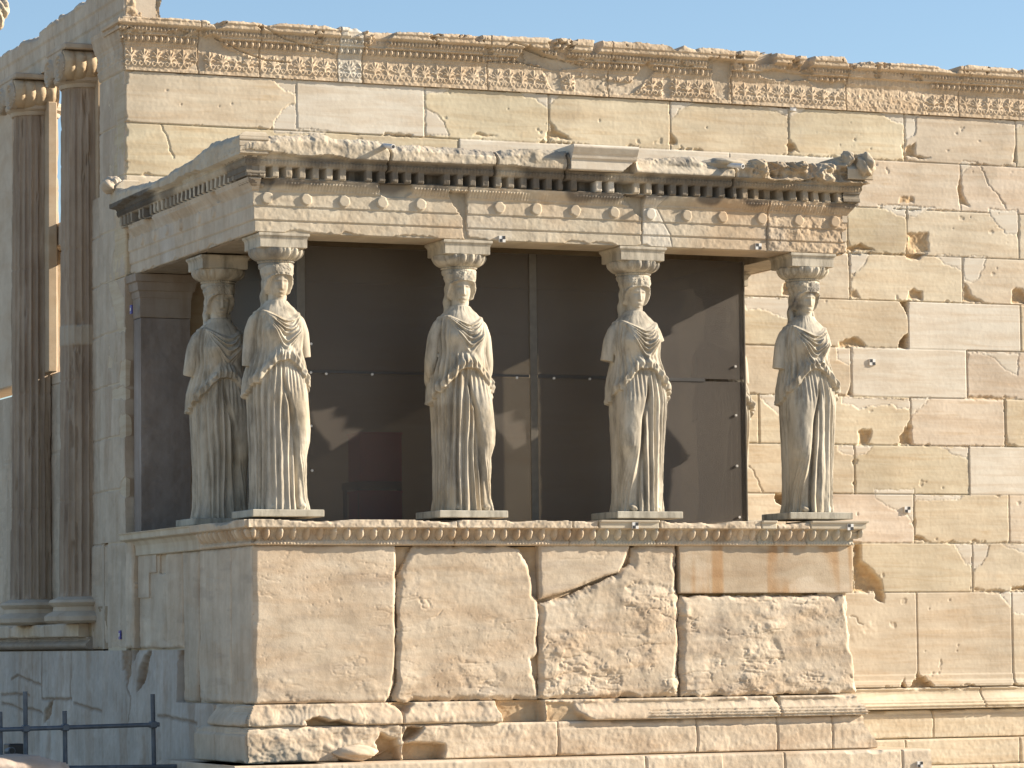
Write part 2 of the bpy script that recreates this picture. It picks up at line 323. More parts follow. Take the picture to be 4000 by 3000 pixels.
def wall_fn(u, v):
    H = np.zeros(u.shape); C = tint(u.shape, OLD)
    wu = u+.012*fbm(u, v, 22, 3, 5); wv = v+.012*fbm(u, v, 22, 3, 9)
    ln = fbm(u*1.3, v*16, 1.0, 4, 71); bl = fbm(u, v, 1.7, 3, 12); er = fbm(u, v, 5.5, 4, 31); fine = fbm(u, v, 38, 3, 4)
    zone = np.zeros(u.shape)
    for x0, x1, z0, z1, kind, sd in BLK:
        i0, i1 = np.searchsorted(u[0], [x0-1e-6, x1-1e-6]); j0, j1 = np.searchsorted(v[:, 0], [z0-1e-6, z1-1e-6])
        if i1 <= i0 or j1 <= j0: continue
        s = (slice(j0, j1), slice(i0, i1)); a, b = u[s], v[s]
        rr = random.Random(sd)
        dx = np.minimum(a-x0, x1-a); dz = np.minimum(b-z0, z1-b); d = np.minimum(dx, dz)
        off = rr.uniform(-.004, .004)+rr.uniform(-.004, .004)*(a-x0)/(x1-x0)
        if kind == 'new':
            h = off*.4+.0005*fine[s]-np.where(d < .0055, .008, 0)
            t = NEW*rr.uniform(.97, 1.05)
            c = tint(a.shape, t)*(1+.03*bl[s])[..., None]
        else:
            e = .006+.03*np.clip(er[s]-.35, 0, 1)+.008*np.clip(fine[s], 0, 1)
            corner = np.hypot(np.clip(dx, 0, 1), np.clip(dz, 0, 1)); lowc = (b-z0) < .12
            e = e+np.where(corner < .13, .018*np.clip(er[s]+.2, 0, 1), 0)+np.where(lowc, .014*np.clip(er[s]+.2, 0, 1)*(fine[s] > -.1), 0)
            h = off+.0022*bl[s]+.0008*fine[s]+.0008*ln[s]-.05*np.clip(1-d/e, 0, 1)**1.3*np.clip(e/.05, .25, 1)
            h = h-np.where(dz < .005, .008, 0)-np.where(dx < .0055, .016, 0)
            h = h-.006*sstep(.92, 1.0, fbm(a, b, 8, 3, sd))
            t = OLD*np.array([rr.uniform(.90, 1.05)]*3)*np.array([1, rr.uniform(.985, 1.015), rr.uniform(.94, 1.06)])
            c = tint(a.shape, t)*(1+.10*bl[s]+.06*ln[s])[..., None]
            c = mixc(c, OCH*.95, sstep(.45, .75, ln[s])*.35*sstep(-.2, .4, bl[s]))
            c = mixc(c, OCH, np.clip(1-d/e, 0, 1)*np.clip(e/.04, 0, 1)*.3)
            c = mixc(c, [.47, .41, .32], sstep(.25, .7, fbm(a*1.0, b*.5, 1.5+rr.random(), 4, sd+3))*.40)
        H[s] = h; C[s] = c
    def win(P, mrg=.12):
        i0, i1 = np.searchsorted(u[0], [P[:, 0].min()-mrg, P[:, 0].max()+mrg]); j0, j1 = np.searchsorted(v[:, 0], [P[:, 1].min()-mrg, P[:, 1].max()+mrg])
        return (slice(j0, j1), slice(i0, i1)) if i1 > i0 and j1 > j0 else None
    for P in INFP:
        s = win(P)
        if s is None: continue
        d = sdist(P, wu[s], wv[s]); k = d > 0; f = NEW*1.0
        H[s] = np.where(k & (H[s] > -.02), -.004, H[s]); C[s] = np.where(k[..., None], f*(1+.03*bl[s])[..., None], C[s])
        H[s] -= np.where(np.abs(d) < .006, .0045, 0)
    for P, dep in CAVP:
        s = win(P)
        if s is None: continue
        d = sdist(P, wu[s], wv[s]); w = sstep(-.006, .02, d)
        bot = -dep*(.55+.45*sstep(0, .10, d))+.012*fbm(u[s], v[s], 16, 4, 77)
        H[s] = H[s]*(1-w)+bot*w; C[s] = mixc(C[s], OCH*1.0, sstep(0, .02, d)*.75)*(1+.12*(sstep(0, .02, d)*fine[s]))[..., None]
    for P in CRK:
        s = win(P)
        if s is None: continue
        d = seg(wu[s], wv[s], P); H[s] -= .012*np.clip(1-d/.009, 0, 1)
    g = np.zeros(u.shape, bool)
    H[v < -2.93] += .012*fbm(u, v, 7, 4, 88)[v < -2.93]*sstep(.0, .5, fbm(u, v, 1.3, 2, 91))[v < -2.93]
    # low moulding along the foot of the orthostates
    q = (v < -3.74) & (H > -.03); H = np.where(q, H+.012+.03*sstep(-3.79, -3.85, v)+np.where(v < -3.80, .006*np.sin(v*260), 0), H)
    return H, C, None
WALLN = (0, -1, 0)
south_wall = empty('cella_wall', (5, DW, -4.6), 'long sunlit ashlar marble wall with carved frieze behind the statue porch', 'wall')
OW = (0, DW, 0); X_, Z_ = (1, 0, 0), (0, 0, 1)
def add_piece(nm, u0, u1, v0, v1, step, fn=wall_fn, mat=None, depth=.35): return relief(nm, mat or M_WALL, south_wall, OW, X_, Z_, WALLN, u0, u1, v0, v1, step, fn, depth)
add_piece('masonry', -.045, XR, .001, 1.9045, .0082)
add_piece('masonry', 4.9, XR, -3.868, -.002, .0086)
b = MB(); b.box(-.04, 4.895, DW+.02, DW+.6, -4.7, -.003); b.box(-.04, XR, DW+.36, DW+.75, 0, 2.38); b.box(XR+.002, 19, DW+.004, DW+.75, -4.7, 2.38); b.box(4.9, XR, DW+.36, DW+.75, -4.7, -.002)
b.build('wall_core', M_WALL, south_wall, OLD*.95)

# carved crown: anthemion band, bead, egg-and-dart, leaf moulding, fascia, broken cornice top
def anth_tile(n=160, m_=120):
    s, t = np.meshgrid(np.linspace(0, 1, n, endpoint=False), np.linspace(0, 1, m_))
    X = s*.252; T = t*.187; H = np.zeros(s.shape)
    def st(pts, w, a, off=0):
        nonlocal H
        for o in (-.252, 0, .252):
            d = seg(X-o, T, pts); H = np.maximum(H, a*np.clip(1-(d/w)**2, 0, 1)**.6)
    for bx, L, ang, spread in ((.126, .105, 72, 7), (0.0, .115, 50, 5)):
        for k in range(spread):
            f = (k/(spread-1)-.5)*2; th = math.radians(ang*f); l = L*(1-.28*abs(f))
            pts = []
            for q in range(6):
                r = q/5; tt = th*(.35+.65*r)*(1.0 if bx else .55+.45*r*1.6)
                pts.append((bx+math.sin(tt)*l*r*(.75 if not bx else .8), .062+math.cos(tt)*l*r))
            st(pts, .0075, .017)
        st([(bx, .04), (bx, .075)], .010, .014)
    for cxx in (.032, .094, .158, .220):
        for o in (-.252, 0, .252):
            d = np.hypot(X-o-cxx, T-.036); H = np.maximum(H, .014*np.clip(1-((d-.019)/.007)**2, 0, 1)**.6); H = np.maximum(H, .012*np.clip(1-(d/.007)**2, 0, 1))
    st([(.05, .028), (.063, .05), (.078, .044)], .006, .012); st([(.176, .028), (.189, .05), (.203, .044)], .006, .012)
    st([(.113, .04), (.126, .058), (.139, .04)], .007, .013); st([(-.013, .04), (0, .058), (.013, .04)], .007, .013)
    return H
TILE = anth_tile()
TOPL = np.array([at(x, y, 'Y', DW-.1)[[0, 2]] for x, y in [(440,64),(500,64),(640,72),(690,74),(800,79),(835,92),(870,81),(1010,88),(1040,101),(1100,92),(1270,103),(1310,114),(1330,104),(1400,108),(1418,120),(1907,139),(2066,145),(2200,150),(2312,157),(2330,172),(2345,160),(2500,168),(2600,177),(2638,205),(2663,180),(2714,198),(2726,187),(2853,193),(2948,202),(3010,203),(3043,212),(3131,219),(3310,222),(3322,246),(3391,238),(3638,257),(3733,286),(3742,260),(3777,254),(4000,272),(4300,290)]])
PLN = [('Z', [(1215,215),(1335,225),(1400,290),(1560,372),(1480,372),(1330,318),(1225,312)]), ('Z', [(1140,430),(1225,380),(1222,310),(1250,330),(1275,440)]), ('A', [(962,380),(1120,385),(1160,300),(1190,390),(1270,405),(1240,400)]), ('A', [(1160,300),(1190,390),(1270,400),(1340,432),(1390,438),(1560,412),(1310,345),(1200,290)]), ('A', [(1300,432),(1400,440),(1425,560),(1350,545)]),
       ('A', [(1500,470),(1700,478),(1700,580),(1500,570)]), ('A', [(1700,500),(1840,505),(1930,390),(1990,440),(1960,470),(1860,575),(1700,580)]), ('A', [(2035,490),(2080,470),(2095,600),(2035,598)]), ('A', [(1575,340),(1600,255),(1640,262),(1620,330)]), ('C', [(240,370),(402,380),(392,615),(330,605),(285,500),(290,430)]), ('C', [(560,455),(640,430),(860,462),(870,495),(640,492)]), ('C', [(870,492),(1105,510),(1105,540),(1030,578),(930,532)]), ('C', [(820,440),(850,340),(900,345),(870,430)]), ('C', [(520,400),(560,330),(660,325),(650,400)])]
PLNP = [poly_on(c, p, 'Y', DW-.04) for c, p in PLN]
ERO = poly_on('C', [(1128,350),(1230,440),(1600,480),(1640,540),(1590,700),(1105,660)], 'Y', DW-.03)
CHB = [xat(x, 2.15) for x in (770, 1010, 1315, 1412, 1900, 2372, 2852, 3300, 3740)]
def frieze_fn(u, v):
    fine = fbm(u, v, 34, 4, 14); big = fbm(u, v, 3.3, 4, 15); t0 = 1.934
    top = np.interp(u, TOPL[:, 0], TOPL[:, 1])+.006*fbm(u, v, 25, 3, 3)
    H = .022+.004*fine
    # profile
    for z, h in ((2.15, .012), (2.165, .006), (2.230, .040), (2.252, .006), (2.31, .040), (2.322, .014), (2.366, .012)): H = H+h*sstep(z-.006, z+.004, v)
    O_ = np.zeros(u.shape)
    ti = ((u % .252)/.252*160).astype(int) % 160; tj = np.clip((v-t0)/.187*120, 0, 119).astype(int)
    O_ += np.where((v > t0) & (v < t0+.187), TILE[tj, ti], 0)
    def beads(z, w, p, a):
        return a*np.clip(1-((v-z)/w)**2, 0, 1)**.5*(.35+.65*np.abs(np.sin(math.pi*u/p))**.7)
    O_ += beads(2.142, .009, .022, .012)+beads(2.240, .008, .020, .010)
    def eggs(z0, z1, p, a):
        s = ((u/p) % 1-.5)*2; t = (v-z0)/(z1-z0); e = 1-(s/.62)**2-((t-.55)/.5)**2
        shell = np.abs(np.hypot(s/.86, (t-.6)/.66)-1) < .12
        dart = (np.abs(s) > .9)
        return np.where((t > 0) & (t < 1), a*np.sqrt(np.clip(e, 0, 1))+np.where(shell & (t < .9), a*.35, 0)+np.where(dart, a*.5, 0), 0)
    O_ += eggs(2.165, 2.228, .063, .040)+eggs(2.254, 2.308, .036, .030)
    amp = np.clip(.82+.15*big+.5*fbm(u, v*2, 1.1, 3, 92), .25, 1.1)
    d = sdist(ERO, u+.02*fbm(u, v, 12, 3, 6), v+.02*fbm(u, v, 12, 3, 8)); amp = amp*(1-.78*sstep(-.02, .04, d)*(v < 2.3))
    pl = np.zeros(u.shape)
    for P in PLNP:
        pl = np.maximum(pl, sstep(-.004, .006, sdist(P, u+.014*fbm(u, v, 18, 3, 21), v+.014*fbm(u, v, 18, 3, 22))))
    chp = sstep(.42, .52, fbm(u, v, 5.0, 4, 33)+.25*fine)*np.where(v > 2.24, 1.0, .35)
    H = H+O_*amp
    # broken zone: flat mortar bed or hacked stone
    H = H*(1-pl)+pl*(.012+.025*sstep(2.1, 2.35, v)+.003*fine)
    H = H*(1-.6*chp)+.6*chp*(.03+.02*big)
    drop = np.clip(1-(top-v)/.035, 0, 1); H = H-.05*drop**2*(.5+.5*big)
    for x in CHB: H = H-.03*np.clip(1-np.abs(u-x-.01*fbm(v, v, 14, 2, 5))/.007, 0, 1)
    for P in ([(poly_on('Z', [(1330,235),(1480,310),(1640,370),(1790,385)], 'Y', DW-.04))], [poly_on('Z', [(1620,180),(1740,240),(1900,290),(2065,330)], 'Y', DW-.05)], [poly_on('A', [(950,380),(1120,375),(1180,395),(1280,415)], 'Y', DW-.03)], [poly_on('A', [(1030,310),(1090,270),(1160,290),(1300,345),(1560,405)], 'Y', DW-.05)]):
        H = H-.03*np.clip(1-seg(u, v, P[0])/.009, 0, 1)
    C = tint(u.shape, np.array([.575, .465, .335]))*(1+.10*big+.05*fine)[..., None]
    C = mixc(C, [.52, .45, .35], pl*.8)
    C = mixc(C, [.36, .27, .18], sstep(.0, .7, fbm(u, v, 2.2, 4, 44))*.18*(v > 2.12))
    nw = (u > CHB[2]+.004) & (u < CHB[3]-.004); C = np.where(nw[..., None], NEW*.97, C)
    keep = (v < top) & (u > -.045-np.clip(H-.02, 0, 1)*.9)
    return H, C, keep
add_piece('carved_frieze', -.16, XR, 1.9055, 2.47, .0062, frieze_fn, M_CARVED, .42)

# foot of the wall: moulded base course and three steps
def course(parent, nm, O, U, N, u0, u1, z0, z1, prof, joints, mat, col, depth, seed, step=.0085, rough=.004, gaps=(), keepf=None, label=None):
    def fn(u, v):
        t = (v-z0)/(z1-z0); fine = fbm(u, v, 30, 4, seed); big = fbm(u, v, 4.2, 4, seed+1)
        H = prof(u, v, t)+rough*.55*fine+rough*1.2*big
        e = .01+.05*np.clip(big-.15, 0, 1)
        H = H-.05*np.clip(1-(z1-v)/e, 0, 1)**1.5*np.clip(e/.03, .3, 1)-.03*np.clip(1-(v-z0)/(e*.7), 0, 1)**1.5
        for x in joints: H = H-.03*np.clip(1-np.abs(u-x-.003*fbm(v, v, 9, 2, 5))/(.0085+.012*np.clip(big, 0, 1)), 0, 1)
        C = tint(u.shape, col)*(1+.09*fbm(u, v, 1.8, 3, seed+3)+.05*fine)[..., None]
        for P, dep in gaps:
            d = sdist(P, u+.012*fbm(u, v, 15, 3, 5), v+.012*fbm(u, v, 15, 3, 6)); w = sstep(-.01, .025, d)
            H = H*(1-w)+w*(-dep+.02*chips(u, v, 5, seed)); C = mixc(C, OCH*1.05, w*.6)
        return H, C, (keepf(u, v, H) if keepf else None)
    return relief(nm, mat, parent, O, U, (0, 0, 1), N, u0, u1, z0, z1, step, fn, depth, label)
def base_prof(u, v, t):                  # torus with fluting below, scotia and fillet above
    return .02+.09*sstep(.75, .2, t)+np.where(t < .42, .012*np.sin(t*44), 0)+.02*np.clip(1-((t-.12)/.14)**2, 0, 1)**.5+.02*sstep(.86, .95, t)
course(south_wall, 'base_moulding', OW, X_, WALLN, 4.9, XR, -4.085, -3.872, base_prof, [xat(3826, -3.98), 9.9], M_WALL, OLD*1.0, .4, 401, rough=.0025)
def step_prof(o): return lambda u, v, t: np.full(u.shape, o)+.008*sstep(.78, .84, t)*0
course(south_wall, 'step', OW, X_, WALLN, 4.9, XR, -4.375, -4.093, lambda u, v, t: .075-.012*sstep(.80, .84, t), [xat(3632, -4.25), xat(4330, -4.25)], M_WALL, OLD, .5, 411, rough=.003)
course(south_wall, 'step', OW, X_, WALLN, 4.9, XR, -4.635, -4.379, step_prof(.30), [xat(3480, -4.5), xat(3925, -4.5)], M_WALL, OLD, .7, 421, rough=.003)
course(south_wall, 'step', OW, X_, WALLN, 4.9, XR, -4.95, -4.639, step_prof(.55), [xat(3770, -4.7)], M_WALL, OLD, .9, 431, rough=.004)
# ------------------------------------------------------------------ podium of the porch
podium = empty('porch_podium', (2.7, 1.7, -4.6), 'tall marble podium of weathered slabs carrying the statue porch', 'podium')
OF = (0, -.03, 0); OWS = (-.04, 0, 0); Y_ = (0, 1, 0); NS = (0, -1, 0); NW = (-1, 0, 0); NE = (1, 0, 0)
def slab(P, style, seed, O=OF, U=X_, N=NS, col=POD, depth=.3, label=None, name='orthostate_slab', step=.0075, parent=None, off=0.0, streak=0.0, mat=None):
    P = np.array(P); warp = {'smooth': .004, 'rough': .012, 'very': .014, 'new': .0005}[style]
    amp = {'smooth': .0015, 'rough': .0024, 'very': .0034, 'new': .0005}[style]
    def fn(u, v):
        d = sdist(P, u+warp*fbm(u, v, 11, 4, seed), v+warp*fbm(u, v, 11, 4, seed+1))
        fine = fbm(u, v, 26, 4, seed+2); big = fbm(u, v, 2.6, 4, seed+3); mid = fbm(u, v, 7, 4, seed+4)
        lay = fbm(u*1.2+v*.15, v*9-u*.8, 1.0, 4, seed+5)
        e = {'smooth': .025, 'rough': .045, 'very': .05, 'new': .006}[style]*(1+.6*mid)
        H = off+amp*(.55*fine+.45*mid+1.3*lay)+amp*3.2*big-(e*.8)*np.clip(1-d/np.maximum(e, .004), 0, 1)**1.8
        if style != 'new':
            low = sstep(.45, .0, (v-P[:, 1].min())/(np.ptp(P[:, 1])))
            wgt = {'smooth': low**2*sstep(-.1, .3, big+mid*.5), 'rough': np.clip(low*1.3-.1, 0, 1)*sstep(-.5, .2, big+.3*mid), 'very': sstep(-.15, .35, big+.5*low+.3*fbm(u, v, 1.3, 2, seed+41)-.1)}[style]
            ck = .75*chips(u+.02*fine, v*1.9, 3.4, seed+7)+.3*chips(u, v*1.6, 9, seed+8); H = H+wgt*{'smooth': .012, 'rough': .014, 'very': .017}[style]*ck
            rid = 1-np.abs(fbm(u*.8, v*2.6, 3.2, 4, seed+9)); H = H-amp*2.2*sstep(.93, .985, rid)*sstep(-.1, .3, big+.3*low)
            pit = vn(u*62, v*75, seed+11); H = H-.004*sstep(.86, .97, pit)*sstep(-.2, .3, fbm(u, v, 1.7, 3, seed+43))
        C = tint(u.shape, col)*(1+.09*big+.06*lay+.035*fine)[..., None]
        C = mixc(C, np.array([.66, .57, .45]), sstep(.2, .65, fbm(u, v*1.6, 3.0, 4, seed+13))*.55); C = mixc(C, np.array([.52, .38, .25]), sstep(.15, .6, fbm(u*.8, v*2.2, 1.7, 4, seed+17))*(.28 if style != 'new' else .0))
        C = mixc(C, np.array([.36, .30, .25]), sstep(.35, .75, fbm(u*1.1, v*5, 1.9, 5, seed+15))*(.30 if style != 'new' else .05))
        if streak:
            w = sstep(.05, .55, fbm(u*7, v*.35+.4, 1.0, 3, seed+21))*sstep(-.25, .25, fbm(u, v, 1.6, 2, seed+22)); C = mixc(C, [.44, .26, .12], w*streak)
        return H, C, d > -.002
    return relief(name, mat or M_PODIUM, parent or podium, O, U, (0, 0, 1), N, P[:, 0].min()-.02, P[:, 0].max()+.02, P[:, 1].min()-.02, P[:, 1].max()+.02, step, fn, depth, label)
ZPT, ZPB = -2.572, -3.858
pF = lambda pts: poly_on('F', pts, 'Y', -.03); pD = lambda pts: poly_on('D', pts, 'Y', -.03)
P1 = pF([(-487,280),(388,284),(391,600),(388,900),(380,1130),(352,1220),(330,1256),(-487,1272)]); P1[0] = (-.035, ZPT); P1[-1] = (-.03, ZPB)
slab(P1, 'smooth', 11, label='large smooth corner slab with a scarred lower edge', depth=.28)
slab(pF([(500,286),(1080,284),(1160,310),(1215,400),(1240,490),(1245,600),(1272,620),(1272,840),(1265,960),(1225,990),(1240,1080),(1270,1130),(1270,1238),(380,1252),(375,1200),(400,1120),(395,985),(402,470),(440,400)]), 'rough', 23, label='slab with both upper corners broken away')
slab(pF([(1272,280),(1840,280),(1810,370),(1770,450),(1600,510),(1450,570),(1275,625)]), 'smooth', 35, label='upper slab fragment ending in a slanting break', off=.006)
slab(pF([(1850,400),(1850,300),(1900,282),(2120,282),(2125,560),(2138,600),(2138,930),(2138,1222),(1275,1234),(1278,720),(1275,645),(1470,590),(1600,530),(1760,470),(1800,420)]), 'very', 47, label='cracked and flaking lower slab', off=.002)
slab(pD([(82,284),(1155,284),(1157,430),(1155,578),(85,580)]), 'new', 59, col=np.array([.52, .425, .31]), label='smooth rust-streaked replacement slab', streak=.75)
slab(pD([(88,592),(1000,592),(1050,612),(1108,592),(1125,612),(1140,780),(1165,1000),(1175,1120),(1200,1170),(1195,1195),(100,1220),(88,800)]), 'very', 61, label='heavily flaked end slab under the replacement')
def back_fn(u, v):
    H = .02*chips(u, v, 3.5, 5)+.012*fbm(u, v, 20, 4, 6); return H, mixc(tint(u.shape, OCH*1.1), POD, .5+.5*fbm(u, v, 3, 3, 7)), None
relief('rubble_backing', M_PODIUM, podium, (0, .06, 0), X_, Z_, NS, -.02, 5.47, -3.86, -2.58, .02, back_fn, .2)
b = MB(); b.box(.0, 5.45, .30, DW, -5, -2.37); b.build('podium_core', M_PODIUM, podium, POD)
# west side of the podium
def rect(u0, u1, v0, v1): return [(u0, v0), (u1, v0), (u1, v1), (u0, v1)]
WGR = np.array([.58, .50, .395])
slab([(.548, -3.86), (1.30, -3.86), (1.41, -3.83), (1.46, -3.5), (1.40, -3.3), (1.405, ZPT), (.55, ZPT)], 'smooth', 73, OWS, Y_, NW, WGR, mat=M_SHADE)
slab([(-.008, -3.86), (.538, -3.86), (.54, -3.2), (.53, ZPT), (.0, ZPT)], 'smooth', 79, OWS, Y_, NW, WGR, mat=M_SHADE, off=.004)
slab([(1.425, -3.4), (1.47, -3.5), (1.49, -3.86), (1.88, -3.86), (1.885, ZPT), (1.42, ZPT)], 'smooth', 83, OWS, Y_, NW, WGR*.97, mat=M_SHADE, off=-.004)
slab([(1.90, -3.40), (3.19, -3.40), (3.20, ZPT), (2.62, ZPT), (2.62, -2.74), (2.40, -2.74), (2.4, ZPT), (1.90, ZPT)], 'smooth', 89, OWS, Y_, NW, WGR*1.02, mat=M_SHADE, off=-.008)
slab([(2.64, -2.73), (2.64, ZPT), (3.19, ZPT), (3.19, -2.95), (2.85, -2.95), (2.85, -2.73)], 'new', 93, OWS, Y_, NW, WGR*.98, mat=M_SHADE, off=.006, name='patch_block')
slab([(3.21, -3.40), (3.44, -3.40), (3.44, -2.42), (3.21, -2.42)], 'smooth', 97, OWS, Y_, NW, WGR*1.05, mat=M_SHADE, off=.05, name='end_pilaster')
relief('rubble_backing', M_SHADE, podium, (.09, 0, 0), Y_, Z_, NW, .1, 3.5, -4.4, -2.57, .03, lambda u, v: (.02*chips(u, v, 4, 9), tint(u.shape, [.34, .26, .18]), None), .15)

# ledge with egg and dart
NEWR = [(at(*fp('F', 1640, 200), 'Y', -.13)[0], at(*fp('F', 2015, 200), 'Y', -.13)[0]), (at(*fp('D', 588, 200), 'Y', -.13)[0], at(*fp('D', 688, 200), 'Y', -.13)[0]), (at(*fp('D', 890, 220), 'Y', -.13)[0], 5.8)]
LJ = [at(*fp('F', x, 220), 'Y', -.13)[0] for x in (768, 1480, 1640)]
def ledge_fn(front, newr, egg0, egg1):
    def fn(u, v):
        t = v+2.572; fine = fbm(u, v, 28, 4, 3); big = fbm(u, v, 5, 4, 4+front)
        new = np.zeros(u.shape, bool)
        for a, b_ in newr: new |= (u > a) & (u < b_)
        n1 = new*1.0
        H = np.interp(t, [0, .006, .026, .03, .05, .09, .13, .136, .145, .19, .214], [.012, .03, .03, .030, .030, .036, .060, .070, .112, .115, .118])
        s = ((u/.1165) % 1-.5)*2; tt = (t-.035)/.10
        e = np.sqrt(np.clip(1-(s/.50)**2-((tt-.60)/.52)**2, 0, 1))
        rim = np.clip(1-np.abs(np.hypot(s/.74, (tt-.66)/.70)-1)/.10, 0, 1)*(tt < 1); dart = np.clip(1-np.abs(np.abs(s)-1)/.10, 0, 1)
        ok = (tt > 0) & (tt < 1) & (u > egg0) & (u < egg1)
        wear = np.clip(1.2+.8*fbm(u, v, 2.2, 2, 17), .6, 1.05)
        H = H+np.where(ok, (.066*e+.016*rim+.016*dart)*np.where(new, 1, wear*.95)-.010*(1-np.where(new, 1, .2)*0), 0)
        bd = np.clip(1-((t-.018)/.011)**2, 0, 1)**.5*np.clip(np.abs(np.sin(math.pi*u/.029)), .2, 1)
        H = H+np.where((u > egg0) & (u < egg1), .014*bd*np.where(new, 1, np.clip(wear-.2, 0, 1)), 0)
        H = H+np.where(new & (t > .195), .016, 0)
        # broken upper edge of the old pieces
        er = np.clip(fbm(u, v*.3, 3.2, 4, 8)+.15, 0, 1)
        H = H-np.where(new, 0, (.05+.05*er)*sstep(.155+.05*(1-er), .222, t)*(.5+er))+np.where(new, 0, .004*fine+.006*big)
        for x in ([] if not front else LJ+[q for r in newr for q in r]): H = H-.03*np.clip(1-np.abs(u-x-.008*fbm(v, v, 20, 2, 1))/.008, 0, 1)
        C = tint(u.shape, POD*1.0)*(1+.1*big+.05*fine)[..., None]
        C = mixc(C, [.40, .27, .16], sstep(-.1, .4, fbm(u, v, 4, 3, 61))*.45*((t > .03) & (t < .14)))
        C = np.where(new[..., None], np.array([.60, .54, .43]), C)
        keep = (u > -np.clip(H, 0, 1)-.002) if front else (u > -np.clip(H, 0, 1)-.002) & (u < 3.44)
        if front: keep &= (u < 5.452+np.clip(H, 0, 1)) & ((v < -2.362-np.where(new, 0, .022*er)) | new)
        return H, C, keep
    return fn
relief('ledge_moulding', M_CARVED, podium, (0, -.03, 0), X_, Z_, NS, -.16, 5.62, -2.572, -2.356, .0058, ledge_fn(1, NEWR, -1, 9), .35)
relief('ledge_moulding', M_SHADE, podium, (-.03, 0, 0), Y_, Z_, NW, -.16, 3.46, -2.572, -2.362, .0065, ledge_fn(0, [(1.36, 3.5)], -1, 1.3), .03)
relief('ledge_moulding', M_CARVED, podium, (5.452, 0, 0), Y_, Z_, NE, -.15, 3.46, -2.572, -2.358, .012, ledge_fn(0, [(-1, .6)], -1, 9), .03)
slab(rect(.0, 3.5, -3.86, ZPT), 'rough', 101, (5.45, 0, 0), Y_, NE, POD, step=.014)

# moulded base course and steps of the podium
def fpoly(pts, y=-.1): return np.array([(at(*fp(c, a, q), 'Y', y)[0], at(*fp(c, a, q), 'Y', y)[2]) for c, a, q in pts])
XF = lambda c, x, y, yy=-.1: at(*fp(c, x, y), 'Y', yy)[0]
GAPB = [(fpoly([('F',1045,1235),('F',1012,1246),('F',1040,1320),('F',1045,1390),('F',1320,1390),('F',1320,1235)]), .07), (fpoly([('F',350,1255),('F',418,1310),('F',430,1330),('F',510,1262),('F',470,1248)]), .05), (fpoly([('F',1320,1240),('F',1500,1255),('F',1520,1310),('F',1600,1370),('F',1320,1388)]), -.02), (fpoly([('D',672,1218),('D',712,1270),('D',712,1218)]), .06), (fpoly([('G',1880,1360),('G',1960,1340),('G',2212,1400),('G',2212,1420),('G',1900,1420)]), .03)]
def pb_prof(u, v, t): return np.where(u > XF('F', 1560, 1300), .035+.075*sstep(.8, .15, t)+np.where((t < .5) & (u > XF('F', 1950, 1300)), .013*np.sin(t*44), 0)+.015*sstep(.86, .93, t), .045+.055*sstep(.9, .2, t)+.018*chips(u, v, 4, 3))
course(podium, 'base_moulding', OF, X_, NS, -.12, 5.60, -4.045, -3.868, pb_prof, [XF('F', 432, 1350), XF('D', 706, 1300)], M_PODIUM, POD, .4, 501, rough=.006, gaps=GAPB, keepf=lambda u, v, H: (u > -.03-np.clip(H, 0, 1)) & (u < 5.455+np.clip(H, 0, .2)))
GAP1 = [(fpoly([('F',30,1545),('F',270,1555),('F',300,1575),('F',425,1520),('F',430,1640),('F',30,1640)]), .10), (fpoly([('F',270,1500),('F',290,1440),('F',340,1470),('F',400,1480),('F',425,1560),('F',300,1580)]), .07), (fpoly([('F',440,1500),('F',450,1400),('F',560,1405),('F',510,1470)]), .07), (fpoly([('F',440,1500),('F',690,1510),('F',690,1630),('F',440,1630)]), .055), (fpoly([('D',1262,1345),('D',1302,1430),('D',1340,1510),('D',1400,1345)]), .25)]
def s1_prof(u, v, t): return np.where(u > XF('F', 1390, 1500), .075-.012*sstep(.78, .83, t), .085+.02*chips(u, v*1.4, 3.6, 12)*(u < XF('F', 440, 1500))+.01*chips(u, v, 3, 19))
course(podium, 'step', OF, X_, NS, -.2, 5.70, -4.338, -4.052, s1_prof, [XF('F', 434, 1500), XF('F', 1391, 1500), XF('D', 196, 1480), XF('D', 692, 1480), XF('D', 1031, 1460)], M_PODIUM, POD*1.03, .5, 521, rough=.005, gaps=GAP1, keepf=lambda u, v, H: (u > -.04-np.clip(H, 0, 1)) & (u < 5.66-.13*sstep(-4.30, -4.1, v)))
course(podium, 'step', (0, -.03, 0), X_, NS, -.33, 6.03, -4.70, -4.345, lambda u, v, t: .36+.025*sstep(.62, .64, t)*(u < 4), [XF('F', 1930, 1640, -.4), XF('D', 740, 1600, -.4), XF('D', 1466, 1600, -.4)], M_PODIUM, POD*1.06, .9, 541, rough=.004)
course(podium, 'step', (0, -.03, 0), X_, NS, -.6, 6.3, -5.1, -4.705, lambda u, v, t: np.full(u.shape, .70), [1.5, 3.3, 4.9], M_PODIUM, POD, 1.2, 551)
# their return along the west side
course(podium, 'base_moulding', OWS, Y_, NW, -.12, .9, -4.045, -3.868, lambda u, v, t: .02+.075*sstep(.9, .15, t), [.5], M_SHADE, WGR, .06, 561, keepf=lambda u, v, H: u > -np.clip(H, 0, 1)+.01)
course(podium, 'step', OWS, Y_, NW, -.095, 1.25, -4.338, -4.052, lambda u, v, t: .10-.02*sstep(.78, .83, t), [.7], M_SHADE, WGR, .06, 571)
course(podium, 'step', OWS, Y_, NW, -.37, 1.7, -4.70, -4.345, lambda u, v, t: np.full(u.shape, .29), [.3], M_SHADE, WGR*1.05, .5, 581)

